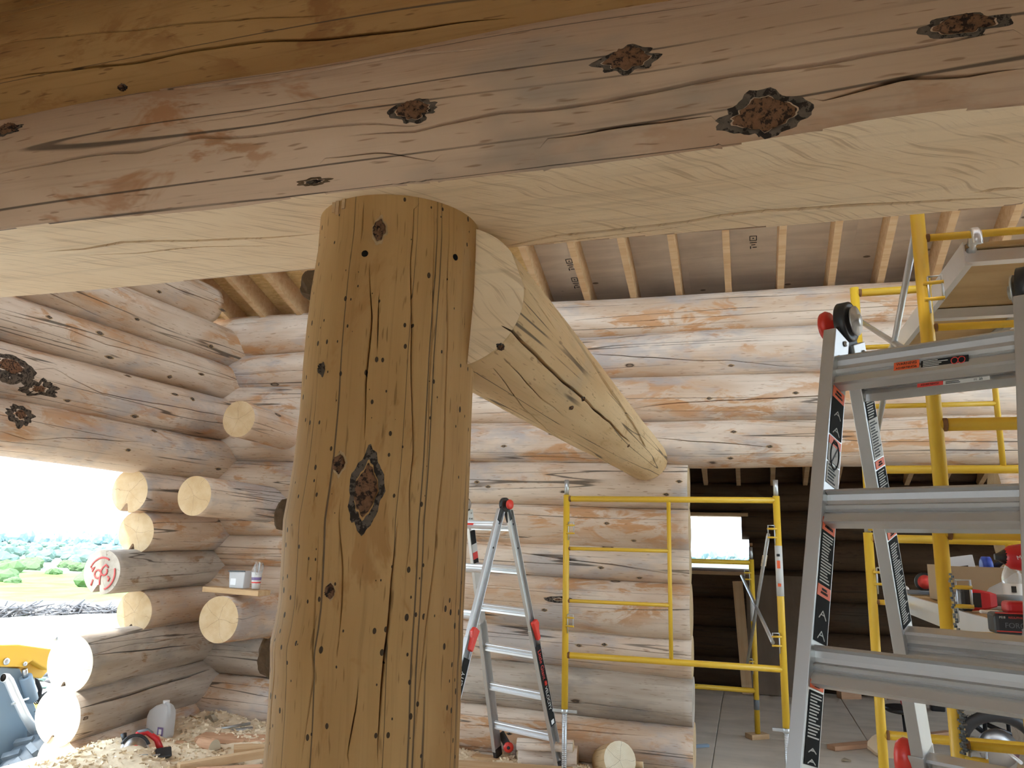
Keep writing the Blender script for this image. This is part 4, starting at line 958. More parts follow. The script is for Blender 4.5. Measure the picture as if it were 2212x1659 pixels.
MB().box((A1[0]-.004, 5.425, 1.50), (.02, .003, .05)).build('label_print', 'sticker_orange', S1); MB().box((A1[0]-.004, 5.425, 1.56), (.02, .003, .015)).build('label_print', 'ink', S1); MB().box((A1[0]-.004, 5.425, 1.37), (.02, .003, .02)).build('label_print', 'sticker_orange', S1)
MB().tube([(.035, 7.26, .98), (.035, 7.26, 1.16)], .0235, 14).build('label_wrap', 'sticker_white', S1)
MB().tube([(.035, 7.26, .26), (.035, 7.26, .34)], .0245, 14).build('tape_wrap', 'grey_plastic', S1)

S2 = thing('scaffold_tower', 'yellow two-lift scaffold tower behind the big ladder at the right', 'scaffold', (1.3, 3.5, FZ))
for y in (2.75, 4.27):
    dx = 0
    sc_frame(S2, (.600, y), (2.02, y), 2.945, 2.005, 1.70, [2.645, 2.33], .43, pin=False)
    sc_frame(S2, (.585, y), (2.01, y), 1.662, .745, .06, [1.355, 1.04], .43)
    for x in (.585, 2.01): MB().box((x, y, FZ+.012), (.12, .12, .024)).build('base_plate', 'galvanised', S2)
    for z in (2.45, 1.47, .98): sc_lock(S2, np.array((.60, y-.02, z)), np.array((1.0, -.15, 0)))
for a, b in (((.615, 2.78, 2.76), (.615, 4.24, 2.02)), ((.615, 2.78, 2.20), (.615, 4.24, 2.78))): MB().tube([a, b], .0125, 10).build('cross_brace', 'galvanised', S2)
def plank(label, x0, w, y0, y1, ztop, bright):
    root = thing('scaffold_plank', label, 'plank', (x0+w/2, (y0+y1)/2, ztop-.08))
    for x, s in ((x0, 1), (x0+w, -1)):
        m = MB(); extr(m, [(0, 0), (.012*s, 0), (.012*s, -.008), (.004*s, -.012), (.004*s, -.040), (.010*s, -.044), (.010*s, -.050), (.004*s, -.054), (.004*s, -.078), (.022*s, -.080), (.022*s, -.086), (0, -.086)], (x, y0, ztop), (x, y1, ztop), np.array((1.0, 0, 0)), np.array((0, 0, 1.0))); m.build('side_rail', bright, root)
    MB().box((x0+w/2, (y0+y1)/2, ztop-.012), (w-.02, y1-y0-.02, .016)).build('deck_board', 'plywood_warm', root)
    for k in range(3):
        y = y0+.05+(y1-y0-.1)*k/2; MB().box((x0+w/2, y, ztop-.045), (w-.012, .045, .04)).build('cross_member', bright, root)
    for y, s in ((y0, -1), (y1, 1)):
        for x in (x0+.03, x0+w-.03):
            a = np.linspace(0, math.pi, 7); m = MB(); m.tube([np.array((x, y-s*.03, ztop-.03)), np.array((x, y-s*.01, ztop-.01))]+[np.array((x, y+s*.025-s*.025*math.cos(t)+s*.0, ztop+.0+.028*math.sin(t))) for t in a]+[np.array((x, y+s*.05, ztop-.03))], .009, 6); m.v = [(x+(q[0]-x)*1.8, q[1], q[2]) for q in m.v]; m.build('hook', bright, root)
    return root
PX = .735
pl1 = plank('aluminium and plywood scaffold plank hooked high on the tower', PX, .40, 2.77, 4.25, 2.63, 'alu_bright')
pl2 = plank('aluminium scaffold plank holding tools, lower on the tower', PX+.0, .46, 2.45, 4.42, 1.395, 'alu_bright')
MB().box((PX-.001, 4.30, 1.365), (.003, .09, .045)).build('warning_label', 'machine_yellow', pl2)
text_mesh('lettering', '!', .03, (PX-.003, 4.30, 1.365), (0, -1, 0), (0, 0, 1), 'ink', pl2)
# ================================================================== things lying about
def board(name, label, cat, a, b, w, h, mat, up=(0, 0, 1), group=None, bevel=.002):
    """a sawn board from a to b (world), own axes so the grain runs along it"""
    a = np.array(a, float); b = np.array(b, float); A = frame(a, b, up); L = np.linalg.norm(b-a); c = (a+b)/2
    m = MB().box((0, 0, 0), (L, w, h)); o = m.build(name, mat, None, bevel=bevel, loc=(0, 0, 0))
    o.matrix_world = Matrix(((A[0][0], A[1][0], A[2][0], c[0]), (A[0][1], A[1][1], A[2][1], c[1]), (A[0][2], A[1][2], A[2][2], c[2]), (0, 0, 0, 1)))
    return tag(o, label, cat, group)
def ell(*p): return np.array(p, float)
# ---- shelf on the lowest stub with box and cup
sh0 = at(449, 1275, Y=5.46); sh1 = at(571, 1284, Y=5.40); zsh = 1.165
board('shelf_board', 'short lumber board laid as a shelf on the lowest stub log', 'board', (sh0[0], 5.47, zsh+.008), (sh1[0], 5.40, zsh), .14, .04, 'lumber')
zs = zsh+.026
bx_ = thing('plastic_tub', 'clear plastic tub with a dark rim on the shelf board', 'tub', (-3.86, 5.47, zs))
c = at(532, 1269, Z=zs); c = ell(c[0], 5.45, zs)
R0 = [c+ell(x, y, 0) for x, y in ((-.068, -.04), (.068, -.045), (.068, .04), (-.068, .04))]; R1 = [c+ell(x*1.12, y*1.12, .135) for x, y in ((-.068, -.04), (.068, -.045), (.068, .04), (-.068, .04))]
MB().loft([R0, R1]).build('body', 'cloudy_plastic', bx_, bevel=.006); MB().bar(c+ell(-.078, -.05, .13), c+ell(.078, -.053, .133), .006, .010).build('rim', 'black_plastic', bx_); MB().box(c+ell(-.03, -.0445, .05), (.05, .002, .05)).build('label', 'paper_white', bx_)
cu = thing('paper_cup', 'white paper cup with red stripe and cutlery in a bag on the shelf board', 'cup', (-3.70, 5.45, zs))
c = ell(at(565, 1271, Z=zs)[0], 5.44, zs)
MB().lathe([(.030, 0), (.041, .125), (.043, .128), (.040, .128), (.029, .004)], c, None, 24).build('cup', 'white_plastic', cu)
MB().lathe([(.0345, .045), (.0355, .055)], c+ell(0, 0, 0), None, 24, cap=False).build('stripe', 'sticker_red', cu); MB().lathe([(.0370, .068), (.0385, .090)], c, None, 24, cap=False).build('print', 'purple_print', cu)
for k, (dx, dy, mt) in enumerate(((-.012, 0, 'white_plastic'), (.004, .01, 'black_plastic'), (.014, -.005, 'white_plastic'))): MB().bar(c+ell(dx*.5, dy*.5, .02), c+ell(dx*1.6, dy, .185+.01*k), .010, .003).build('utensil', mt, cu)
rg = np.random.RandomState(3); m = MB(); rings = []
for k, (r, z) in enumerate(((.036, .09), (.042, .125), (.046, .15), (.040, .175), (.025, .20))): rings.append([c+ell(.004*k+r*math.cos(t)*(1+.22*rg.randn()), r*math.sin(t)*(1+.2*rg.randn()), z+.012*rg.randn()) for t in np.linspace(0, 6.283, 14, endpoint=False)])
m.loft(rings, 0, True, cap=False); m.build('bag', 'clear_plastic', cu)
# ---- sawdust over the floor at left and along the back wall
def dust(label, x0, x1, y0, y1, hfun, n, chips, seed, sx=1.0):
    rg = np.random.RandomState(seed); xs = np.linspace(x0, x1, n); ys = np.linspace(y0, y1, n); XX, YY = np.meshgrid(xs, ys, indexing='ij'); ZZ = hfun(XX, YY)
    for f, a in ((3.1, .014), (7.3, .008), (17.0, .004), (41.0, .002)):
        th = rg.uniform(0, 6.28, 3)
        for t in th: ZZ = ZZ+a*np.sin(f*(XX*math.cos(t)+YY*math.sin(t))*2+t*9)
    ZZ = FZ+np.maximum(ZZ, -.01)
    ex = np.minimum(np.minimum(XX-x0, x1-XX), np.minimum(YY-y0, y1-YY)); ZZ = np.where(ex < .03, FZ-.01, ZZ)
    I = np.arange(n*n).reshape(n, n); m = MB(); m.add(np.stack([XX, YY, ZZ], -1).reshape(-1, 3), np.stack([I[:-1, :-1], I[1:, :-1], I[1:, 1:], I[:-1, 1:]], -1).reshape(-1, 4).tolist(), 0, True)
    for k in range(chips):
        i, j = rg.randint(1, n-1, 2)
        if ZZ[i, j] < FZ+.004 and rg.rand() < .75: continue
        p = ell(XX[i, j], YY[i, j], ZZ[i, j]+.004); a = unit(rg.normal(0, 1, 3)*ell(1, 1, .4)); b = unit(np.cross(a, rg.normal(0, 1, 3))); l = rg.uniform(.006, .022); w = rg.uniform(.003, .010)
        m.add([p-a*l-b*w, p+a*l-b*w, p+a*l+b*w, p-a*l+b*w], [(0, 1, 2, 3)], 1)
    o = m.build('sawdust', ['sawdust', 'chips'], None, loc=((x0+x1)/2, (y0+y1)/2, FZ)); tag(o, label, 'sawdust', kind='stuff'); return o
def hl(x, y): return .045+.05*np.exp(-((x+4.2)/.35)**2)+.13*np.exp(-(((x+4.12)/.33)**2+((y-4.45)/.28)**2))+.05*np.exp(-(((x+3.5)/.5)**2+((y-5.6)/.3)**2))-.03*np.clip((x+3.2)/1.0, 0, 1)
def dz(x, y): return FZ+float(hl(np.array(x), np.array(y)))
dust('heaped sawdust and chips covering the floor in the left corner', -4.5, -1.9, 3.6, 5.95, hl, 110, 5200, 4)
def hr(x, y): return .028*np.exp(-((y-5.75)/.22)**2)-.008+.03*np.exp(-(((x+1.0)/.3)**2+((y-5.6)/.2)**2))
dust('thin sawdust strewn along the foot of the back wall', -1.9, -.42, 5.0, 5.95, hr, 70, 2200, 6)
def hd(x, y): return -.012+0*x
# ---- left corner floor things
jc = ell(*at(344, 1592, Z=.10)); jug = thing('plastic_jug', 'translucent white plastic jug without cap in the left corner', 'jug', tuple(jc))
def rr_ring(c, w, d, z, k=.35, n=24): return [c+ell(w/2*np.sign(math.cos(t))*abs(math.cos(t))**k, d/2*np.sign(math.sin(t))*abs(math.sin(t))**k, z) for t in np.linspace(0, 2*math.pi, n, endpoint=False)]
q = ell(0, 0, 1)
MB().loft([rr_ring(jc, .175, .12, 0), rr_ring(jc, .185, .125, .02), rr_ring(jc, .185, .125, .15), rr_ring(jc+ell(.005, 0, 0), .17, .115, .19), rr_ring(jc+ell(.02, 0, 0), .11, .08, .225), rr_ring(jc+ell(.03, 0, 0), .05, .05, .24)], 0, True).build('body', 'cloudy_plastic', jug)
MB().tube([jc+ell(.075, -.02, .13), jc+ell(.092, -.025, .19), jc+ell(.075, -.02, .235), jc+ell(.04, -.01, .245)], .014, 10).build('handle', 'cloudy_plastic', jug); MB().lathe([(.024, .235), (.024, .262), (.019, .262)], jc+ell(.03, 0, 0), None, 16).build('neck', 'white_plastic', jug)
MB().box(jc+ell(.055, -.064, .055), (.05, .002, .06)).build('label', 'purple_print', jug); MB().box(jc+ell(.055, -.0655, .055), (.024, .002, .034)).build('label_mark', 'print_white', jug)
def seg(px0, px1, z, dzz=0.0): return at(*px0, Z=z), at(*px1, Z=z+dzz)
a, b = seg((300, 1605), (384, 1614), .115); board('board_offcut', 'wide reddish board offcut lying in sawdust below the jug', 'board', a, b, .20, .035, 'lumber_red')
a, b = seg((432, 1592), (600, 1600), .115); board('board', 'long reddish plank lying behind the column on the sawdust', 'board', a, b, .17, .035, 'lumber_red')
a, b = seg((385, 1658), (600, 1622), .11); board('stud', 'pale square-edged stud lying aslant on the sawdust', 'board', a, b, .06, .05, 'lumber')
a, b = seg((420, 1672), (620, 1662), .11); board('board', 'reddish board at the bottom edge of the picture beside the column', 'board', a, b, .16, .04, 'lumber_red')
a, b = seg((505, 1618), (600, 1612), .10); board('board_offcut', 'pale board half buried in sawdust between two reddish planks', 'board', a, b, .14, .03, 'lumber')
# half round block
hb = at(448, 1618, Z=.09); m = MB(); prof = [(.055*math.cos(t), .075*math.sin(t)) for t in np.linspace(0, math.pi, 12)]
m.prism(prof, hb, np.array([unit((.25, 1, 0)), (0, 0, 1), unit((1, -.25, 0))]), .15); m.mi = [0]*(len(m.f)-2)+[1, 1]
tag(m.build('half_round_block', ['lumber_red', 'fresh_end'], None, loc=tuple(hb)), 'short half-round block with a white sawn end on the sawdust', 'block')
a, b = seg((440, 1580), (540, 1563), .12); tag(MB().tube([a, b], .011, 10).build('metal_tube', 'galvanised', None, loc=tuple(a)), 'thin grey metal tube lying against the back wall', 'tube')
a, b = seg((455, 1583), (545, 1572), .10); tag(MB().bar(a, b, .05, .012).build('metal_channel', 'galvanised', None, loc=tuple(a)), 'flat grey metal strip beside the thin tube', 'strip')
a = at(402, 1541, Y=5.80); b = at(441, 1563, Y=5.66); tag(MB().tube([a, b], [.006, .012], 6).build('wood_sliver', 'lumber', None, loc=tuple(b)), 'long pale wood sliver leaning in the corner', 'sliver')
rg = np.random.RandomState(8); c = at(452, 1556, Y=5.72); m = MB(); m.loft([[c+ell(x*1.0, .01*rg.randn(), z)+ell(0, d, 0) for x, z in ((-.04, -.03), (.05, -.03), (.06, 0), (.02, .045), (-.03, .03))] for d in (0, .02)]); tag(m.build('wood_chip', 'fresh_end', None, loc=tuple(c)), 'ragged pale slab of wood standing in the corner', 'offcut')
# circular saw
cs = at(293, 1650, Z=.12); S = thing('circular_saw', 'red and black cordless circular saw lying in the sawdust', 'saw', tuple(cs))
ax = unit((.75, -.45, .5)); A = frame(cs, cs+ax); X_, Y_, Z_ = A[1], A[2], A[0]     # Z_ = blade axis
cb = cs+ell(-.02, 0, .085)
MB().lathe([(.020, -.006), (.085, -.006), (.090, 0), (.085, .008), (.02, .012)], cb, np.array([X_, Y_, Z_]), 30).build('blade_guard', 'alu_bright', S)
MB().lathe([(.005, .012), (.072, .013), (.072, .015), (.005, .016)], cb, np.array([X_, Y_, Z_]), 30).build('blade', 'steel', S); MB().lathe([(.001, .02), (.022, .02), (.024, .016)], cb, np.array([X_, Y_, Z_]), 16).build('blade_bolt', 'sticker_red', S)
g = MB(); g.tube([cb+X_*.088*math.cos(t)+Y_*.088*math.sin(t)+Z_*.004 for t in np.linspace(.2, 2.6, 12)], .012, 8); g.build('upper_guard', 'black_plastic', S)
MB().box(cb-Y_*.075+Z_*.02, (.26, .006, .12), np.array([X_, Y_, Z_])).build('shoe', 'steel', S, bevel=.002)
MB().tube([cb-X_*.14-Y_*.04+Z_*.05, cb+X_*.05-Y_*.07+Z_*.09], .005, 8).build('rip_guide', 'galvanised', S)
MB().lathe([(.030, 0), (.038, -.02), (.038, -.075), (.030, -.09), (.001, -.09)], cb-Z_*.01+ell(.02, 0, -.01), np.array([X_, Y_, Z_]), 20).build('motor', 'tool_red', S)
hp = [cb+X_*.02+Y_*.05-Z_*.05, cb+X_*.04+Y_*.11-Z_*.05, cb+X_*.10+Y_*.115-Z_*.05, cb+X_*.16+Y_*.06-Z_*.05, cb+X_*.18-Y_*.01-Z_*.05]
h = MB().tube(hp, [.018, .019, .019, .02, .022], 10).build('handle', 'tool_red', S); MB().tube([hp[1]+Y_*.004, hp[2]+Y_*.006, (hp[2]+hp[3])/2+Y_*.008], .019, 10).build('grip', 'grey_plastic', h)
MB().box(cb+X_*.19-Y_*.04-Z_*.05, (.10, .065, .075), np.array([X_, Y_, Z_])).build('battery', 'black_plastic', S, bevel=.008); MB().tube([cb-X_*.05+Y_*.07-Z_*.03, cb-X_*.055+Y_*.12-Z_*.03], [.012, .02], 10).build('front_knob', 'black_plastic', S)

# ---- foot of the back wall, right of the column
def offcut(name, label, px, z, ax, L, r, seed, cut=0.0, mats=('wall_log', 'log_end')):
    c = at(*px, Z=z); ax = unit(ax); rg = np.random.RandomState(seed); A = frame(c, c+ax); rings = []
    ph = [(rg.randint(1, 4), rg.uniform(0, 6.28)) for _ in range(3)]
    poly = []
    for t in np.linspace(0, 6.283, 22, endpoint=False):
        q = r*(1+.08*sum(math.sin(m_*t+p_) for m_, p_ in ph)/2); x, y = q*math.cos(t), q*math.sin(t); y = max(y, -r*cut) if cut else y; poly.append((x, y))
    m = MB(); R = [[c+A[0]*d+A[1]*x+A[2]*y for x, y in poly] for d in (-L/2, -L*.2, L*.2, L/2)]; m.loft(R); n = len(m.f); m.mi = [0]*(n-2)+[1, 1]; m.sm = [True]*(n-2)+[False]*2
    o = m.build(name, list(mats), None, loc=tuple(c))
    uvl = o.data.uv_layers.new(name='UVMap')
    for p_ in o.data.polygons:
        for li_ in p_.loop_indices:
            v = ell(*o.data.vertices[o.data.loops[li_].vertex_index].co); uvl.data[li_].uv = ((v @ A[1], v @ A[2]) if p_.material_index == 1 else (v @ A[0], v @ A[1]+v @ A[2]))
    return tag(o, label, 'offcut')
offcut('log_offcut', 'short split log offcut lying behind the left ladder foot', (1185, 1634), .10, (1, .12, 0), .42, .085, 4, .8)
offcut('log_offcut', 'split slab leaning on the offcut behind the ladder foot', (1178, 1612), .19, (1, .1, .03), .40, .05, 5, .5)
offcut('wood_ring', 'small round wood plug beside the split offcut', (1128, 1629), .08, (.4, -1, 0), .06, .045, 6, 0, ('weathered_log', 'fresh_end'))
offcut('log_chunk', 'pale angular log chunk with a sawn face on the floor', (1325, 1646), .10, (.55, -.8, .35), .22, .12, 7, .55, ('tie_log', 'fresh_end'))
offcut('wood_scrap', 'small wood scrap right of the pale log chunk', (1372, 1652), .06, (1, 0, 0), .12, .035, 8, .4, ('tie_log', 'fresh_end'))
a, b = seg((985, 1656), (1235, 1672), .06); board('plank', 'golden plank lying on the floor before the left ladder', 'plank', a, b, .22, .035, 'lumber')
board('board_offcut', 'thin board under the wheeled ladder foot', 'board', (-2.0, 5.80, FZ+.012), (-1.62, 5.80, FZ+.012), .09, .024, 'lumber')

# ---- in the dark room
board('foot_block', 'wood block under the rear scaffold post', 'block', (-.04, 7.22, FZ+.02), (.10, 7.32, FZ+.02), .10, .04, 'lumber')
a, b = at(1593, 1256, Y=9.35), at(1614, 1484, Y=9.15); board('leaning_board', 'pale narrow board leaning on the far dark wall', 'board', (a[0], 9.40, a[2]), (b[0], 9.25, FZ+.01), .11, .04, 'lumber', up=(0, -1, 0))
c0_, c1_ = at(1625, 1500, Y=9.30), at(1752, 1490, Y=9.30)
board('plywood_sheet', 'brown plywood sheet leaning on the far wall of the dark room', 'plywood', ((c0_[0]+c1_[0])/2, 9.32, FZ+.01), ((c0_[0]+c1_[0])/2, 9.50, 1.30), .66, .015, 'dark_ply', up=(0, -1, 0))
a, b = seg((1795, 1615), (1895, 1606), .05); board('board', 'reddish board lying flat on the dark room floor', 'board', a, b, .09, .035, 'lumber_red')
a, b = seg((1895, 1606), (2050, 1585), .05); board('board', 'brown plank lying behind the round wood slice', 'board', a, b, .06, .05, 'lumber_red')
a, b = seg((1497, 1612), (1530, 1610), .045); tag(MB().bar(a, b, .035, .02).build('metal_strip', 'machine_blue', None, loc=tuple(a)), 'short bluish strip on the floor by the door jamb', 'strip')
a, b = seg((1812, 1494), (1855, 1494), .10); board('wood_block', 'tan wood block against the far wall behind the ladder', 'block', a, b, .10, .14, 'lumber_red')
a, b = seg((1895, 1494), (1930, 1497), .10); board('wood_block', 'small reddish block against the far wall right of the thin scaffold post', 'block', a, b, .10, .12, 'lumber_red')
c = at(1922, 1624, Z=.05); m = MB(); rg = np.random.RandomState(12); poly = [(.155*(1+.07*rg.randn())*math.cos(t), .155*(1+.07*rg.randn())*math.sin(t)) for t in np.linspace(0, 6.283, 22, endpoint=False)]
m.prism(poly, c+ell(0, 0, .03), np.array([unit((1, 0, .05)), unit((0, 1, .5)), unit((0, -.5, 1))]), .03); tag(m.build('wood_slice', 'sawn_face', None, loc=tuple(c)), 'round pale wood slice lying on the dark room floor', 'offcut')
c = at(1826, 1643, Z=.04); m = MB(); m.loft([[c+ell(x, y, z) for x, y in ((-.03, -.02), (.04, -.015), (0, .05))] for z in (0, .01)]); tag(m.build('wood_chip', 'fresh_end', None, loc=tuple(c)), 'pale triangular chip on the dark room floor', 'offcut')
# folding sawhorse with black legs, tools under it
sh = thing('folding_stand', 'black folding tool stand in the dark room behind the big ladder', 'stand', (1.9, 7.6, FZ))
def sp(px, py, Y): return at(px, py, Y=Y)
LEGS = [((1952, 1500), (1960, 1605), 7.5), ((2123, 1510), (2130, 1600), 7.5), ((2173, 1530), (2182, 1598), 8.0)]
for p0_, p1_, Y in LEGS: MB().tube([sp(*p0_, Y), sp(*p1_, Y)], .016, 8).build('leg', 'black_metal', sh)
for p0_, p1_, Y in (((2060, 1565), (2165, 1532), 7.4), ((2080, 1548), (2122, 1580), 7.5), ((2120, 1560), (2190, 1590), 7.7), ((1958, 1598), (1990, 1592), 7.5), ((2130, 1545), (2180, 1536), 7.8)): MB().tube([sp(*p0_, Y), sp(*p1_, Y)], .020, 8).build('strut', 'black_metal', sh)
c = sp(2140, 1552, 7.6); MB().tube([c+ell(.05*math.cos(t), 0, .05*math.sin(t)) for t in np.linspace(0, 3.6, 10)], .012, 6).build('clamp', 'black_plastic', sh)
st = thing('stool', 'small black folding seat on one leg behind the rear ladder rail', 'stool', tuple(sp(1957, 1600, 7.5)))
c = sp(1952, 1533, 7.3); MB().lathe([(.001, -.02), (.13, -.018), (.155, 0), (.14, .022), (.06, .012), (.001, .012)], c, None, 20).build('seat', 'black_plastic', st); MB().tube([c, sp(1960, 1598, 7.3)], .02, 8).build('post', 'black_metal', st)
dt = thing('cordless_tool', 'small black and red cordless tool on the black seat', 'tool', tuple(sp(1968, 1516, 7.3)))
c = sp(1966, 1516, 7.3); MB().lathe([(.02, -.07), (.035, -.05), (.035, .05), (.02, .07)], c, frame(c, c+ell(1, .2, .1))[[1, 2, 0]], 14).build('body', 'tool_red', dt); MB().box(c+ell(.05, 0, .02), (.09, .07, .09)).build('battery', 'black_plastic', dt, bevel=.01); MB().lathe([(.01, 0), (.05, .01), (.06, .03)], c+ell(-.10, 0, .05), None, 14).build('guard', 'grey_plastic', dt)
c = sp(2024, 1519, 9.2); c[2] = FZ+.10; pk = thing('battery_pack', 'black battery pack on the far floor beside the near scaffold post', 'battery', tuple(c)); MB().box(c, (.13, .10, .20)).build('case', 'black_plastic', pk, bevel=.012); MB().box(c+ell(.02, -.042, .01), (.05, .003, .02)).build('label', 'print_white', pk)
bg_ = thing('plastic_bag', 'clear crumpled plastic bag on the floor under the stand', 'bag', tuple(sp(2100, 1590, 7.6))); rg = np.random.RandomState(4); c = sp(2100, 1575, 7.6); m = MB()
m.loft([[c+ell(r*math.cos(t)*(1+.2*rg.randn()), r*.7*math.sin(t)*(1+.2*rg.randn()), z+.01*rg.randn()) for t in np.linspace(0, 6.283, 16, endpoint=False)] for r, z in ((.08, -.09), (.12, -.04), (.11, .03), (.06, .08), (.02, .10))], 0, True); m.build('film', 'clear_plastic', bg_)
gr_ = thing('angle_grinder', 'black-guarded saw with a red motor low behind the scaffold bars', 'saw', tuple(sp(2160, 1620, 5.6))); c = sp(2160, 1612, 5.6)
m = MB(); R1 = [c+ell(.20*math.cos(t), 0, .17*math.sin(t)) for t in np.linspace(.15, 2.9, 14)]; m.tube(R1, .035, 8); m.build('guard', 'black_plastic', gr_); MB().lathe([(.02, -.02), (.11, -.02), (.11, .0), (.02, .01)], c+ell(0, .03, -.02), np.array([(1, 0, 0), (0, 0, 1), (0, -1, 0)]), 24).build('blade', 'steel', gr_)
MB().lathe([(.03, 0), (.05, .02), (.05, .09), (.001, .1)], c+ell(.14, .02, -.09), np.array([(0, 1, 0), (0, 0, 1), (1, 0, 0)]), 14).build('motor', 'tool_red', gr_); MB().tube([sp(2158, 1610, 5.4), sp(2206, 1648, 5.2)], .010, 8).build('rod', 'alu_bright', gr_)

# ---- on the lower plank
ZP = 1.397
cb_ = thing('cardboard_box', 'open cardboard box of supplies on the tool plank', 'box', (1.0, 3.9, ZP)); bx0, bx1, by0, by1, hh = .80, 1.16, 3.66, 4.05, .15
for a, b in (((bx0, by0), (bx1, by0)), ((bx1, by0), (bx1, by1)), ((bx1, by1), (bx0, by1)), ((bx0, by1), (bx0, by0))): MB().bar((*a, ZP+hh/2), (*b, ZP+hh/2), .006, hh).build('side', 'cardboard', cb_)
MB().box(((bx0+bx1)/2, (by0+by1)/2, ZP+.003), (bx1-bx0, by1-by0, .006)).build('bottom', 'cardboard', cb_)
c = ell(.86, 3.74, ZP+hh+.01); A = frame(c, c+ell(1, .1, .15)); tag(MB().box(c, (.11, .02, .06), A).build('paper_box', 'paper_white', None, loc=tuple(c)), 'white paper carton sticking out of the cardboard box', 'carton')
MB().box(c+ell(.01, -.0115, -.012), (.04, .001, .006), A).build('carton_print', 'ink', bpy.data.objects['paper_box'])
c = ell(.98, 3.82, ZP+hh); tag(MB().lathe([(.03, -.02), (.042, -.015), (.042, .015), (.03, .02)], c, np.array([(0, 1, 0), (0, 0, 1), (1, 0, 0)]), 18).build('tape_roll', 'blue_plastic', None, loc=tuple(c)), 'blue roll poking out of the cardboard box', 'roll')
c = ell(1.07, 3.86, ZP+hh-.005); tag(MB().tube([c+ell(-.05, 0, 0), c+ell(-.02, 0, .028), c+ell(.03, 0, .03), c+ell(.06, 0, 0)], .014, 8).build('tool_grip', 'black_plastic', None, loc=tuple(c)), 'black curved grip showing over the cardboard box edge', 'tool')
c = ell(*at(2180, 1240, Y=3.9)); tag(MB().box(c, (.10, .004, .055), frame(c, c+ell(1, 0, -.05))).build('paper_slip', 'paper_white', None, loc=tuple(c)), 'white printed slip standing behind the water bottle', 'paper')
ph_ = thing('marking_tool', 'grey handheld device with a pink face at the far end of the tool plank', 'device', (.80, 4.33, ZP)); c = ell(.815, 4.33, ZP+.01)
MB().box(c, (.13, .07, .02)).build('base', 'grey_plastic', ph_, bevel=.004); A = frame(c, c+ell(.3, -.2, 1)); MB().lathe([(.02, -.012), (.045, -.010), (.045, .010), (.02, .012)], c+ell(.02, 0, .05), np.array([(1, 0, 0), (0, 0, 1), (0, -1, 0)]), 18).build('head', 'black_plastic', ph_); MB().lathe([(.001, .013), (.034, .012)], c+ell(.02, 0, .05), np.array([(1, 0, 0), (0, 0, 1), (0, -1, 0)]), 18).build('face', 'sticker_red', ph_)
wl = thing('work_light', 'red and black cordless work light lying on the tool plank', 'light', (.86, 3.3, ZP)); c = ell(*at(2110, 1305, Y=3.25)); c[2] = max(c[2], ZP+.04); dx = unit((1, .12, 0))
A = frame(c, c+dx)
m = MB(); ring = lambda x, w, h: [c+A[0]*x+A[1]*w*sx+A[2]*h*sz for sx, sz in ((-1, -.8), (-.8, -1), (.8, -1), (1, -.8), (1, .8), (.8, 1), (-.8, 1), (-1, .8))]
MB().loft([ring(-.060, .034, .034), ring(-.052, .040, .040), ring(-.030, .040, .040)]).build('lens_ring', 'black_plastic', wl); MB().loft([ring(-.0615, .028, .028), ring(-.060, .028, .028)]).build('lens', 'grey_plastic', wl)
MB().loft([ring(-.030, .038, .038), ring(.0, .036, .036), ring(.035, .030, .030), ring(.06, .022, .022)]).build('body', 'tool_red', wl); MB().box(c-A[0]*.012-A[1]*-.0+ell(0, -.038, 0), (.035, .004, .05)).build('side_panel', 'black_plastic', wl)
MB().tube([c+A[0]*.05, c+A[0]*.10, c+A[0]*.17], [.020, .022, .020], 10).build('handle', 'grey_plastic', wl)
c = ell(*at(2138, 1325, Y=3.1)); c[2] = ZP+.008; tag(MB().box(c, (.06, .025, .012)).build('white_case', 'white_plastic', None, bevel=.005, loc=tuple(c)), 'small white case beside the work light handle', 'case')
wb = thing('water_bottle', 'empty clear plastic water bottle at the right edge on the tool plank', 'bottle', (1.0, 3.35, ZP)); c = ell(*at(2192, 1310, Y=3.3)); c[2] = ZP+.0
k_ = 1.0; MB().lathe([(.026, 0), (.031, .006), (.031, .10), (.033, .115), (.030, .135), (.017, .165), (.013, .17), (.013, .185)], c, None, 24, cap=True).build('body', 'clear_plastic', wb); MB().lathe([(.0318, .055), (.0318, .10)], c, None, 24, cap=False).build('label', 'sticker_white', wb); MB().lathe([(.015, .178), (.015, .195), (.001, .195)], c, None, 14).build('cap', 'white_plastic', wb); MB().box(c+ell(-.006, -.0322, .08), (.016, .001, .022)).build('label_print', 'ink', wb)
pb = thing('white_bag', 'crumpled white plastic bag behind the water bottle', 'bag', (1.0, 3.55, ZP)); c = ell(*at(2160, 1300, Y=3.5)); c[2] = ZP; rg = np.random.RandomState(14)
MB().loft([[c+ell(r*math.cos(t)*(1+.18*rg.randn())+.02*k, r*.7*math.sin(t)*(1+.18*rg.randn()), z+.008*rg.randn()) for t in np.linspace(0, 6.283, 18, endpoint=False)] for k, (r, z) in enumerate(((.10, .0), (.095, .03), (.07, .07), (.04, .11), (.012, .13)))], 0, True).build('film', 'cloudy_plastic', pb)
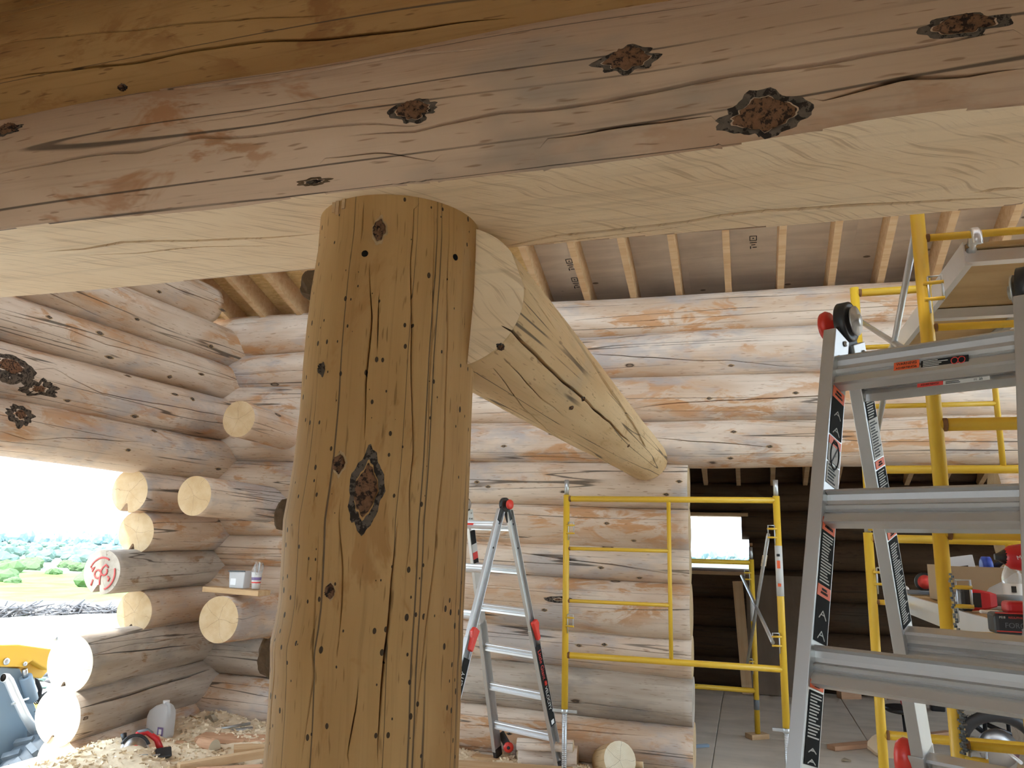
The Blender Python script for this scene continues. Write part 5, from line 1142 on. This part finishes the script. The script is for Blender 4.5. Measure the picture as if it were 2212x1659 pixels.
# upright cordless tool with its battery, cut by the frame edge
ct = thing('heat_tool', 'red cordless tool with black nozzle standing on its battery at the right edge', 'tool', (.80, 2.6, ZP)); Yt = 2.62
c = ell(*at(2198, 1347, Y=Yt)); 
bt = MB().box(c, (.135, .08, .06)).build('battery', 'black_plastic', ct, bevel=.010)
text_mesh('lettering', 'FORGE', .020, c+ell(-.012, -.0405, -.004), (1, 0, 0), (0, 0, 1), 'grey_plastic', bt); text_mesh('lettering', 'M18', .009, c+ell(-.048, -.0405, .018), (1, 0, 0), (0, 0, 1), 'print_white', bt); text_mesh('lettering', 'REDLITHIUM', .008, c+ell(-.010, -.0405, .018), (1, 0, 0), (0, 0, 1), 'sticker_red', bt); MB().box(c+ell(-.02, -.0405, .030), (.09, .001, .003)).build('stripe', 'sticker_red', bt); MB().box(c+ell(-.02, -.0405, -.020), (.09, .001, .003)).build('stripe', 'sticker_red', bt)
MB().box(c+ell(.02, 0, .045), (.10, .07, .035)).build('foot', 'tool_red', ct, bevel=.01)
hb_ = ell(*at(2240, 1205, Y=Yt)); MB().tube([c+ell(.04, 0, .05), hb_+ell(.01, 0, -.02)], .022, 12).build('handle', 'black_plastic', ct)
bd = MB().lathe([(.020, -.085), (.033, -.07), (.042, -.02), (.042, .06), (.03, .08)], hb_, np.array([(0, 1, 0), (0, 0, 1), (1, 0, 0)]), 20).build('body', 'tool_red', ct); text_mesh('lettering', 'Milwaukee', .016, hb_+ell(-.030, -.0430, .006), (1, 0, .25), (.1, 0, 1), 'print_white', bd); MB().bar(hb_+ell(-.05, -.0425, -.012), hb_+ell(-.015, -.0425, -.004), .002, .003).build('logo_stroke', 'print_white', bd)
n0_ = ell(*at(2148, 1203, Y=Yt)); n1_ = hb_+ell(-.08, 0, 0); MB().tube([n0_, n0_+(n1_-n0_)*.35, n1_], [.009, .012, .024], 14).build('nozzle', 'black_plastic', ct)
# chains hanging from the near scaffold post
def chain(label, p0_, p1_, n, r, mats, group=None, wide=1.0):
    p0_ = np.array(p0_); p1_ = np.array(p1_); root = thing('saw_chain', label, 'chain', tuple(p1_)); m = MB(); L = np.linalg.norm(p1_-p0_)/n
    for k in range(n):
        c = p0_+(p1_-p0_)*(k+.5)/n+ell(.004*math.sin(k*1.7), .003*math.cos(k*2.3), 0); sx = ell(.5, -.87, 0) if k % 2 else ell(.87, .5, 0)
        q = MB().box(c, (r*2*wide, r*.8, L*.95), np.array([sx, np.cross((0, 0, 1), sx), (0, 0, 1)])); q.build('link', mats[k % len(mats)], root)
    return root
ch = chain('dark saw chain hanging from the lock on the near scaffold post', at(2053, 1238, Y=2.70), at(2068, 1372, Y=2.70), 26, .0045, ['dark_steel', 'black_metal', 'dark_steel'])
chain('thick saw chain hanging low beside the near scaffold post', at(2074, 1505, Y=2.72), at(2084, 1630, Y=2.72), 26, .009, ['dark_steel', 'black_metal', 'dark_steel', 'black_metal'])

# ================================================================== loader parked outside the opening
XM = -7.0
ld = thing('loader', 'blue-grey and yellow loader with an exhaust pipe outside the opening', 'loader', (XM-.3, 6.3, GZ))
def side_poly(pts, x, d, name, mat, bevel=.01):
    P = [at(*q, X=x) for q in pts]; m = MB(); m.loft([[p+ell(e, 0, 0) for p in P] for e in (0, -d)]); return m.build(name, mat, ld, bevel=bevel)
side_poly([(-60, 1435), (0, 1441), (43, 1444), (56, 1470), (78, 1530), (101, 1580), (104, 1620), (60, 1690), (-60, 1760)], XM, .5, 'tower', 'machine_blue')
side_poly([(-70, 1395), (40, 1392), (112, 1402), (118, 1440), (106, 1449), (70, 1427), (52, 1441), (0, 1440), (-70, 1434)], XM+.05, .35, 'boom', 'machine_yellow')
side_poly([(38, 1443), (70, 1428), (106, 1447), (90, 1466), (60, 1462), (46, 1462)], XM-.06, .25, 'boom_web', 'machine_yellow')
side_poly([(88, 1540), (96, 1520), (118, 1560), (118, 1600), (104, 1585)], XM-.3, .3, 'rear_panel', 'machine_yellow')
for (px, py, r) in ((13, 1429, .034), (53, 1434, .022), (121, 1379, .024)):
    c = at(px, py, X=XM+.06); MB().lathe([(r, 0), (r*.95, .014), (r*.5, .02), (.001, .02)], c, np.array([(0, 1, 0), (0, 0, 1), (1, 0, 0)]), 16).build('pin', 'galvanised', ld)
ex = [at(x, y, X=XM+.12) for x, y in ((7, 1464), (13, 1464), (20, 1472), (32, 1500), (52, 1542), (80, 1590))]; MB().tube(ex, [.040, .042, .043, .043, .043, .043], 16).build('exhaust_pipe', 'alu_bright', ld)
MB().lathe([(.036, 0), (.001, .001)], ex[0]+ell(0, .001, 0)-unit(ex[1]-ex[0])*.002, frame(ex[1], ex[0])[[1, 2, 0]], 16).build('pipe_mouth', 'hole', ld)
c = at(40, 1516, X=XM+.10); MB().tube([c+ell(.03, -.10, .0), c+ell(.03, .08, .02)], .012, 8).build('pipe_clamp', 'galvanised', ld)
a, b = at(55, 1462, X=XM+.05), at(70, 1512, X=XM+.03); MB().tube([a, b], [.060, .055], 16).build('cylinder', 'machine_blue', ld); MB().tube([at(53, 1445, X=XM+.05), a], .026, 12).build('piston_rod', 'steel', ld)
MB().tube([at(x, y, X=XM-.1) for x, y in ((67, 1466), (80, 1472), (87, 1490), (84, 1505), (76, 1512))], .022, 8).build('hose', 'rubber', ld); MB().tube([at(72, 1463, X=XM-.08), at(75, 1505, X=XM-.08)], .012, 8).build('line', 'galvanised', ld)
sp_ = [at(77+25*k/60, 1516-16*k/60, X=XM-.1)+ell(0, .0, 0)+ell(.03*math.cos(k*.9), 0, .03*math.sin(k*.9)) for k in range(61)]; MB().tube(sp_, .006, 5).build('coil_hose', 'rubber', ld)
c = at(74, 1542, X=XM+.01); MB().tube([c+ell(.01, 0, .03), c+ell(.03, 0, 0), c+ell(.01, .01, -.03)], .012, 8).build('hook', 'galvanised', ld)
# wheel
wc_ = at(112, 1712, X=XM+.25); Rw = np.linalg.norm(at(82, 1587, X=XM+.25)-wc_); ax_ = np.array([(0, 1, 0), (0, 0, 1), (1.0, 0, 0)])
ty = MB().lathe([(Rw*.55, -.16), (Rw*.82, -.19), (Rw*.94, -.16), (Rw*.96, 0), (Rw*.94, .16), (Rw*.82, .19), (Rw*.55, .16)], wc_, ax_, 48, cap=False).build('tyre', 'tyre', ld)
for k in range(26):
    t = 2*math.pi*k/26
    for s_ in (-1, 1):
        tt = t+(.06 if s_ > 0 else -.06); rd_ = ell(0, math.cos(tt), math.sin(tt)); tg = ell(0, -math.sin(tt), math.cos(tt)); c = wc_+rd_*(Rw*.965)+ell(s_*.09, 0, 0)
        MB().box(c, (.17, .055, .055), np.array([unit(ell(s_*1.0, 0, 0)+tg*.45), unit(tg-ell(s_*1.0, 0, 0)*.45), rd_])).build('tread', 'tyre', ty)
MB().lathe([(.04, .05), (Rw*.5, .04), (Rw*.56, .16), (Rw*.54, .17), (Rw*.40, .10), (.05, .09)], wc_, ax_, 32).build('rim', 'machine_yellow', ld)
